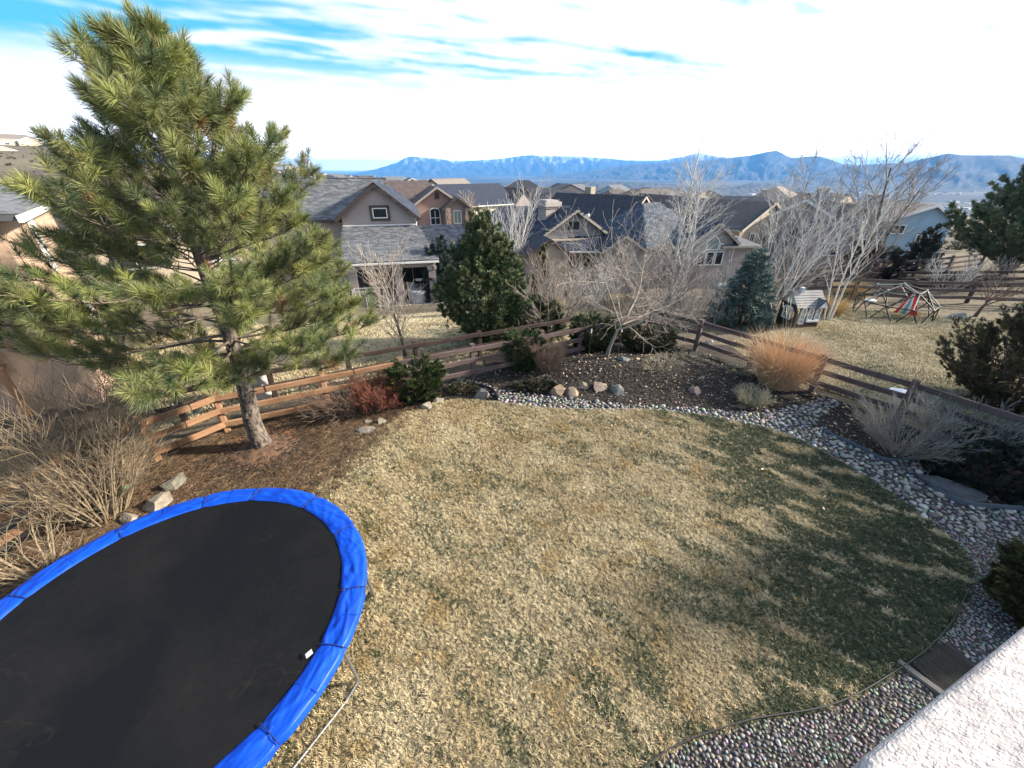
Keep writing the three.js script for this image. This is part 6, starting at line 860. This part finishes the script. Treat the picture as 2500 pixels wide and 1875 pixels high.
placeHouse('brown roofed house partly hidden behind the orange house eave', -47.5, 40, 0.5, -0.1, { hip: 1, w: 10, l: 8, e: 3.0, rise: 2.2, wall: WALL.tan, roof: ROOF.brown, trim: TRIM.tan });
// big houses on the hill
placeHouse('large pale two storey house at the hilltop with arched windows', -46.6, 420, 0.9, 2.7, { hip: 1, w: 22, l: 12, e: 6.6, rise: 3, two: 1, nw: 5, wall: WALL.cream, roof: ROOF.taupe, trim: TRIM.white, wing: 1 });
placeHouse('lower cream house on the hillside below the hilltop house', -47.6, 330, 0.9, 1.75, { w: 13, l: 12, e: 4.6, rise: 2.6, nw: 4, wall: WALL.cream, roof: ROOF.taupe, trim: TRIM.white, wing: 1 });
placeHouse('dark roofed house along the hill crest past the cream ones', -44.2, 400, 0.6, 2.15, { hip: 1, w: 18, l: 11, e: 4.4, rise: 2.4, wall: WALL.olive, roof: ROOF.char, trim: TRIM.tan });
// the suburb
{
  const r = rng(900), kinds = [['small far suburb house with cream walls and a dark hip roof', WALL.cream, ROOF.char, 1], ['small far suburb house with grey walls and a slate gable roof', WALL.grey, ROOF.slate, 0], ['small far suburb house with tan walls and a brown gable roof', WALL.tan, ROOF.brown, 0], ['small far suburb house with white walls and a taupe hip roof', WALL.white, ROOF.taupe, 1], ['small far suburb house with blue walls and a grey gable roof', WALL.blue, ROOF.grey, 0], ['small far suburb house with red brown walls and a brown hip roof', WALL.pink, ROOF.brown, 1]];
  const protos = kinds.map(() => null), spot = [];
  for (let tries = 0; spot.length < 150 && tries < 6000; tries++) { const az = -30 + r() * 22 * (r() < 0.85 ? 1 : 2.4), D = 110 * pow(14, pow(r(), 0.8)); const [x, z] = cx(az, D); if (D < 150 && az > -12) continue; if (az > -6 && D > 300) continue; if (spot.some((q) => hypot(q[0] - x, q[1] - z) < 15 + D * 0.018)) continue; spot.push([x, z, D]); }
  spot.forEach(([x, z, D], i) => { const k = floor(r() * 6), y = ground(x, z) - 0.3, turn = r() * 6.28, s = 0.95 + 0.3 * r(); if (!protos[k]) { const [l, wl, rf, hp] = kinds[k]; protos[k] = plainHouse('suburb_house', l, [x, y, z], turn, { hip: hp, w: 13, l: 10, e: 4.6, rise: 2.8, two: 1, nw: 3, wall: wl, roof: rf, trim: TRIM.white, wing: k % 2 }, 'far houses, ' + l.slice(23)); } else copyOf(protos[k], [x, y, z], turn, s); });
  const mid = []; for (let tries = 0; mid.length < 34 && tries < 4000; tries++) { const az = lerp(-1, 36, r()), D = 82 + 240 * r() * r(), [x, z] = cx(az, D); if (mid.some((q) => hypot(q[0] - x, q[1] - z) < 17)) continue; mid.push([x, z]); const k = floor(r() * 6); copyOf(protos[k], [x, ground(x, z) - 0.4 + 1.2 * r(), z], (r() - 0.5) * 1.8, 0.9 + 0.25 * r()); }
  // dark conifers and bare trees scattered among them
  const conG = new G(), rr = rng(55); for (let k = 0; k < 260; k++) { const v = 1 - pow(rr(), 0.6), a = rr() * 6.28, q = (1 - v) * 0.28 * (0.7 + 0.5 * rr()); const p = [cos(a) * q, v, sin(a) * q], s = [rr() - 0.5, rr() - 0.5, rr() - 0.5]; conG.tri(add(p, s, 0.07), add(p, [s[1], s[2], s[0]], 0.09), add(p, [cos(a), -0.1, sin(a)], 0.13)); }
  const cg = conG.geo(), cm = M({ color: C(0.035, 0.05, 0.03), side: THREE.DoubleSide, roughness: 0.9 }), tk = new G().tube([[0, -0.2, 0], [0, 0.3, 0]], 0.02, 5).geo();
  const pine = thing('far_pine', 'dark pine standing among the far houses', 'pine tree', [0, 0, 0], 0, 'dark pines among the far houses'); put(new THREE.Mesh(tk, BARK.dark), 'trunk', pine); put(new THREE.Mesh(cg, cm), 'crown', pine);
  const trees = []; for (let i = 0; i < 34; i++) { const az = lerp(-9, 5, pow(rr(), 0.8)), D = 85 + 190 * rr(); trees.push([az, D, 4 + 4 * rr()]); } for (let i = 0; i < 26; i++) trees.push([-28 + 22 * rr(), 150 + 500 * rr(), 5 + 4 * rr()]); for (let i = 0; i < 16; i++) trees.push([8 + 26 * rr(), 95 + 120 * rr(), 4 + 3 * rr()]);
  trees.forEach(([az, D, h], i) => { const [x, z] = cx(az, D); const p = [x, ground(x, z) - 0.2, z]; if (!i) { pine.position.set(...p); pine.scale.setScalar(h); } else copyOf(pine, p, rr() * 6, [h * (0.8 + 0.5 * rr()), h, h * (0.8 + 0.5 * rr())]); });
  const bt = bareTree('far_bare_tree', 'grey bare tree among the far houses', 'tree', ...cx(-21, 105), { seed: 300, h: 5, r: 0.12, levels: 2, kids: [14, 7], ang: [0.6, 0.6], ratio: [0.5, 0.5], tip: 0.03, wig: 0.2, group: 'grey bare trees among the far houses' });
  for (let i = 0; i < 46; i++) { const az = -29 + 50 * rr(), D = 55 + 130 * rr(), [x, z] = cx(az, D); copyOf(bt, [x, ground(x, z), z], rr() * 6, 0.7 + 0.6 * rr()); }
}
// the pale office block, the specks of the town
{
  const [x, z] = cx(11.8, 1350), t = thing('office_block', 'pale six storey office block standing alone beyond the rooftops', 'office building', [x, -85, z], -0.25), wm = M({ color: C(0.62, 0.60, 0.56) }), gm = M({ color: C(0.16, 0.18, 0.2), roughness: 0.3 });
  boxPart(t, 'core', gm, [0, 18, 0], [82, 36, 26]); for (let k = 0; k < 6; k++) boxPart(t, 'floor_band', wm, [0, 3 + k * 6.2, 0], [84, 3.2, 28]); boxPart(t, 'stair_tower', wm, [34, 19, 3], [18, 40, 28]); boxPart(t, 'roof_house', wm, [-12, 38, 0], [30, 5, 14]);
  const r = rng(71), L = []; for (let i = 0; i < 700; i++) { const az = lerp(-4, 46, r()), D = 2300 + 3400 * pow(r(), 1.3), [a, b] = cx(az, D); if (fbm(az * 0.4, D * 0.0012, 3) < -0.03) continue; const s = 10 + 30 * r() * r(); L.push([a, ground(a, b) + s * 0.14, b, r() * 6, 0, 0, [s * (0.6 + r()), s * 0.32, s * (0.6 + r())], mixc([0.35, 0.32, 0.29], [0.78, 0.76, 0.73], r())]); }
  tag(scatter('distant_town', new THREE.BoxGeometry(1, 1, 1), M({ roughness: 0.9 }), L), 'pale specks of town buildings out on the plain', 'town', null, 'stuff');
  const B = []; for (let i = 0; i < 5200; i++) { const az = lerp(-50, 54, r()), D = 60 + 700 * pow(r(), 1.6), [a, b] = cx(az, D); if (D < 90 && az > -35 && az < 38) continue; const s = 0.5 + 1.0 * r(); B.push([a, ground(a, b) + s * 0.15, b, r() * 6, 0, 0, [s, s * 0.75, s], mixc([0.05, 0.045, 0.035], [0.17, 0.14, 0.10], r())]); }
  const bg = new G(), q = rng(4); for (let i = 0; i < 60; i++) { const d = nrm([q() - 0.5, q() * 0.8, q() - 0.5]), s = nrm(crs(d, [q(), q(), q() - 0.5])); bg.tri(add([0, 0, 0], s, -0.05), add([0, 0, 0], s, 0.05), add([0, 0, 0], d, 0.9)); } tag(scatter('scrub', bg.geo(), M({ side: THREE.DoubleSide, roughness: 1 }), B), 'grey brown scrub dotting the dry slopes', 'scrub', null, 'stuff');
}
// ---------------------------------------------------------------- playhouse
{
  const t = thing('playhouse', 'small brown wooden playhouse with white windows and a pale roof', 'playhouse', [12.25, -0.28, -16.6], 0.1); t.scale.setScalar(1.03);
  const wd = M({ map: woodTex([0.045, 0.028, 0.02], [0.12, 0.075, 0.052]), bumpMap: woodBump, bumpScale: 0.006 }), wh = TRIM.white, rf = M({ map: woodTex([0.22, 0.21, 0.20], [0.46, 0.45, 0.44]), roughness: 0.9 });
  // log cabin walls of rounded boards
  const W = 1.05, L = 0.85, wallB = (p, q, n) => { for (let k = 0; k < n; k++) new G().beam([p[0], 0.1 + k * 0.125, p[1]], [q[0], 0.1 + k * 0.125, q[1]], 0.06, 0.12, { ch: 0.025, n: 2, rough: 0.004, seed: k }).to('wall_board', wd, t); };
  wallB([-W / 2, L / 2], [W / 2, L / 2], 8); wallB([-W / 2, -L / 2], [W / 2, -L / 2], 8); wallB([-W / 2, -L / 2], [-W / 2, L / 2], 8); wallB([W / 2, -L / 2], [W / 2, L / 2], 8);
  for (const s of [1, -1]) { const g = new G(), x = s * W / 2; g.poly([[x, 1.05, -L / 2], [x, 1.05, L / 2], [x, 1.5, 0]], s > 0); g.to('gable_end', s < 0 ? wh : wd, t); }
  const nb = 7; for (const s of [1, -1]) for (let k = 0; k < nb; k++) { const f = (k + 0.5) / nb, z = s * lerp(L / 2 + 0.14, 0.02, f), y = lerp(0.98, 1.54, f); new G().beam([-W / 2 - 0.12, y, z], [W / 2 + 0.12, y, z], 0.105, 0.022, { up: nrm([0, 1, s * 0.9]), n: 1 }).to('roof_board', rf, t); }
  boxPart(t, 'chimney', M({ color: C(0.55, 0.55, 0.55) }), [-0.3, 1.6, 0.1], [0.14, 0.2, 0.14]);
  // dormer and porch gable on the front
  { const g = new G(); g.poly([[0.16, 1.0, L / 2 + 0.22], [0.62, 1.0, L / 2 + 0.22], [0.39, 1.28, L / 2 + 0.22]]); g.to('porch_gable', wh, t); plane(t, [[0.10, 0.97, L / 2 + 0.26], [0.39, 1.31, L / 2 + 0.26], [0.39, 1.31, 0.1], [0.10, 0.97, 0.1]], M({ color: C(0.10, 0.11, 0.125), side: THREE.DoubleSide }), { th: 0.025, name: 'porch_roof' }); plane(t, [[0.68, 0.97, L / 2 + 0.26], [0.39, 1.31, L / 2 + 0.26], [0.39, 1.31, 0.1], [0.68, 0.97, 0.1]], M({ color: C(0.10, 0.11, 0.125), side: THREE.DoubleSide }), { th: 0.025, name: 'porch_roof' }); }
  new G().box([0, 0.52, 0], [W - 0.03, 1.04, L - 0.03]).to('inner_wall', wd, t);
  win(t, [-W / 2 - 0.02, 0.66, 0.05], 0.42, 0.44, -PI / 2, { v: 2, hz: 1, fr: 0.055, arch: 0.04 }); win(t, [-0.26, 0.6, L / 2 + 0.02], 0.19, 0.56, 0, { hz: 2, v: 1, fr: 0.045, arch: 0.08 }); win(t, [0.06, 0.68, L / 2 + 0.02], 0.18, 0.4, 0, { hz: 1, v: 1, fr: 0.045, arch: 0.07 }); win(t, [0.38, 0.68, L / 2 + 0.02], 0.18, 0.4, 0, { hz: 1, v: 1, fr: 0.045, arch: 0.07 }); win(t, [W / 2 + 0.02, 0.66, 0.22], 0.22, 0.4, PI / 2, { hz: 1, v: 1, fr: 0.045, arch: 0.07 }); win(t, [W / 2 + 0.02, 0.66, -0.18], 0.22, 0.4, PI / 2, { hz: 1, v: 1, fr: 0.045, arch: 0.07 });
  boxPart(t, 'flower_box', wh, [0.22, 0.42, L / 2 + 0.08], [0.52, 0.07, 0.1]);
  for (const x of [-W / 2, W / 2]) for (const z of [-L / 2, L / 2]) new G().beam([x, -0.1, z], [x, 1.04, z], 0.085, 0.085, { n: 2 }).to('corner_post', wd, t);
}
// ---------------------------------------------------------------- climbing dome with a hanging cloth
{
  const t = thing('climbing_dome', 'black geodesic climbing dome with upper bars and joints coloured pale as sunlit on the neighbouring lawn', 'climbing frame', [17.55, -0.28, -18.0], 0.3), bar = M({ color: C(0.015, 0.02, 0.02), roughness: 0.5 }), lit = M({ color: C(0.34, 0.35, 0.34), roughness: 0.5 });  // lit: sunlight painted as a pale colour on some upper bars and joints
  const R0 = 1.45, ring = (n, r, y, o) => Array.from({ length: n }, (_, i) => [cos((i + o) / n * 2 * PI) * r, y, sin((i + o) / n * 2 * PI) * r]);
  const b0 = ring(10, R0, 0, 0), b1 = ring(10, R0 * 1.0, 0.72, 0.5), b2 = ring(5, R0 * 0.62, 1.28, 0.5), top = [0, 1.5, 0], ed = (a, b, m = bar) => new G().tube([a, b], 0.026, 6, true).to('bar', m, t);
  for (let i = 0; i < 10; i++) { ed(b0[i], b1[i]); ed(b0[i], b1[(i + 9) % 10]); ed(b1[i], b1[(i + 1) % 10]); }
  for (let i = 0; i < 5; i++) { ed(b2[i], b1[(2 * i) % 10]); ed(b2[i], b1[(2 * i + 1) % 10], lit); ed(b2[i], b2[(i + 1) % 5]); ed(b2[i], top, i % 2 ? lit : bar); ed(b2[i], b1[(2 * i + 2) % 10]); }
  for (const p of [...b2, top]) new G().tube([add(p, [0, -0.05, 0]), add(p, [0, 0.06, 0])], 0.05, 8, true).to('joint', lit, t);
  const c = thing('hanging_cloth', 'red white and blue cloth hanging inside the climbing dome', 'cloth', [17.75, -0.28, -17.55], -0.75), cols = [[0.75, 0.03, 0.02], [0.72, 0.7, 0.68], [0.12, 0.35, 0.42], [0.72, 0.7, 0.68], [0.75, 0.03, 0.02], [0.7, 0.03, 0.02]];
  cols.forEach((q, i) => { const g = new G(), x = (f, k) => lerp(-0.04, 0.04, f) * (1 - k) + lerp(-0.42, 0.42, f) * k; for (let k = 0; k < 8; k++) { const y = (k2) => 1.25 - 1.0 * k2 / 8, f0 = i / 6, f1 = (i + 1) / 6, z = (f, k2) => 0.07 * sin(f * 11 + 1) * k2 / 8 + 0.2 * (k2 / 8) ** 2 * sin(k2 * 0.4); g.quad([x(f0, (k + 1) / 8), y(k + 1), z(f0, k + 1)], [x(f1, (k + 1) / 8), y(k + 1), z(f1, k + 1)], [x(f1, k / 8), y(k), z(f1, k)], [x(f0, k / 8), y(k), z(f0, k)]); } g.to('panel', M({ color: C(...q), side: THREE.DoubleSide, roughness: 0.7 }), c); });
  const d = thing('saucer', 'pale oval saucer seat hanging at the side of the climbing dome', 'seat', [16.6, 0.4, -18.3]); const sg = new THREE.SphereGeometry(1, 14, 8); sg.scale(0.26, 0.05, 0.2); put(new THREE.Mesh(sg, M({ color: C(0.5, 0.55, 0.6) })), 'seat', d); new G().tube([[0, 0.03, 0], [0.15, 0.6, 0.1]], 0.01, 4).to('rope', TRIM.white, d);
}
{ const t = thing('street_lamp', 'black street lamp with a white globe among the roofs behind the front gable', 'street lamp', [6.6, -3.6, -38]); new G().tube([[0, 0, 0], [0, 5.6, 0]], [0.07, 0.045], 7).to('pole', TRIM.dark, t); const g = new THREE.SphereGeometry(0.2, 12, 8); g.translate(0, 5.85, 0); put(new THREE.Mesh(g, TRIM.white), 'globe', t); new G().tube([[0, 6.0, 0], [0, 6.15, 0]], [0.18, 0.03], 8, true).to('cap', TRIM.dark, t); }
renderer.render(scene, camera);
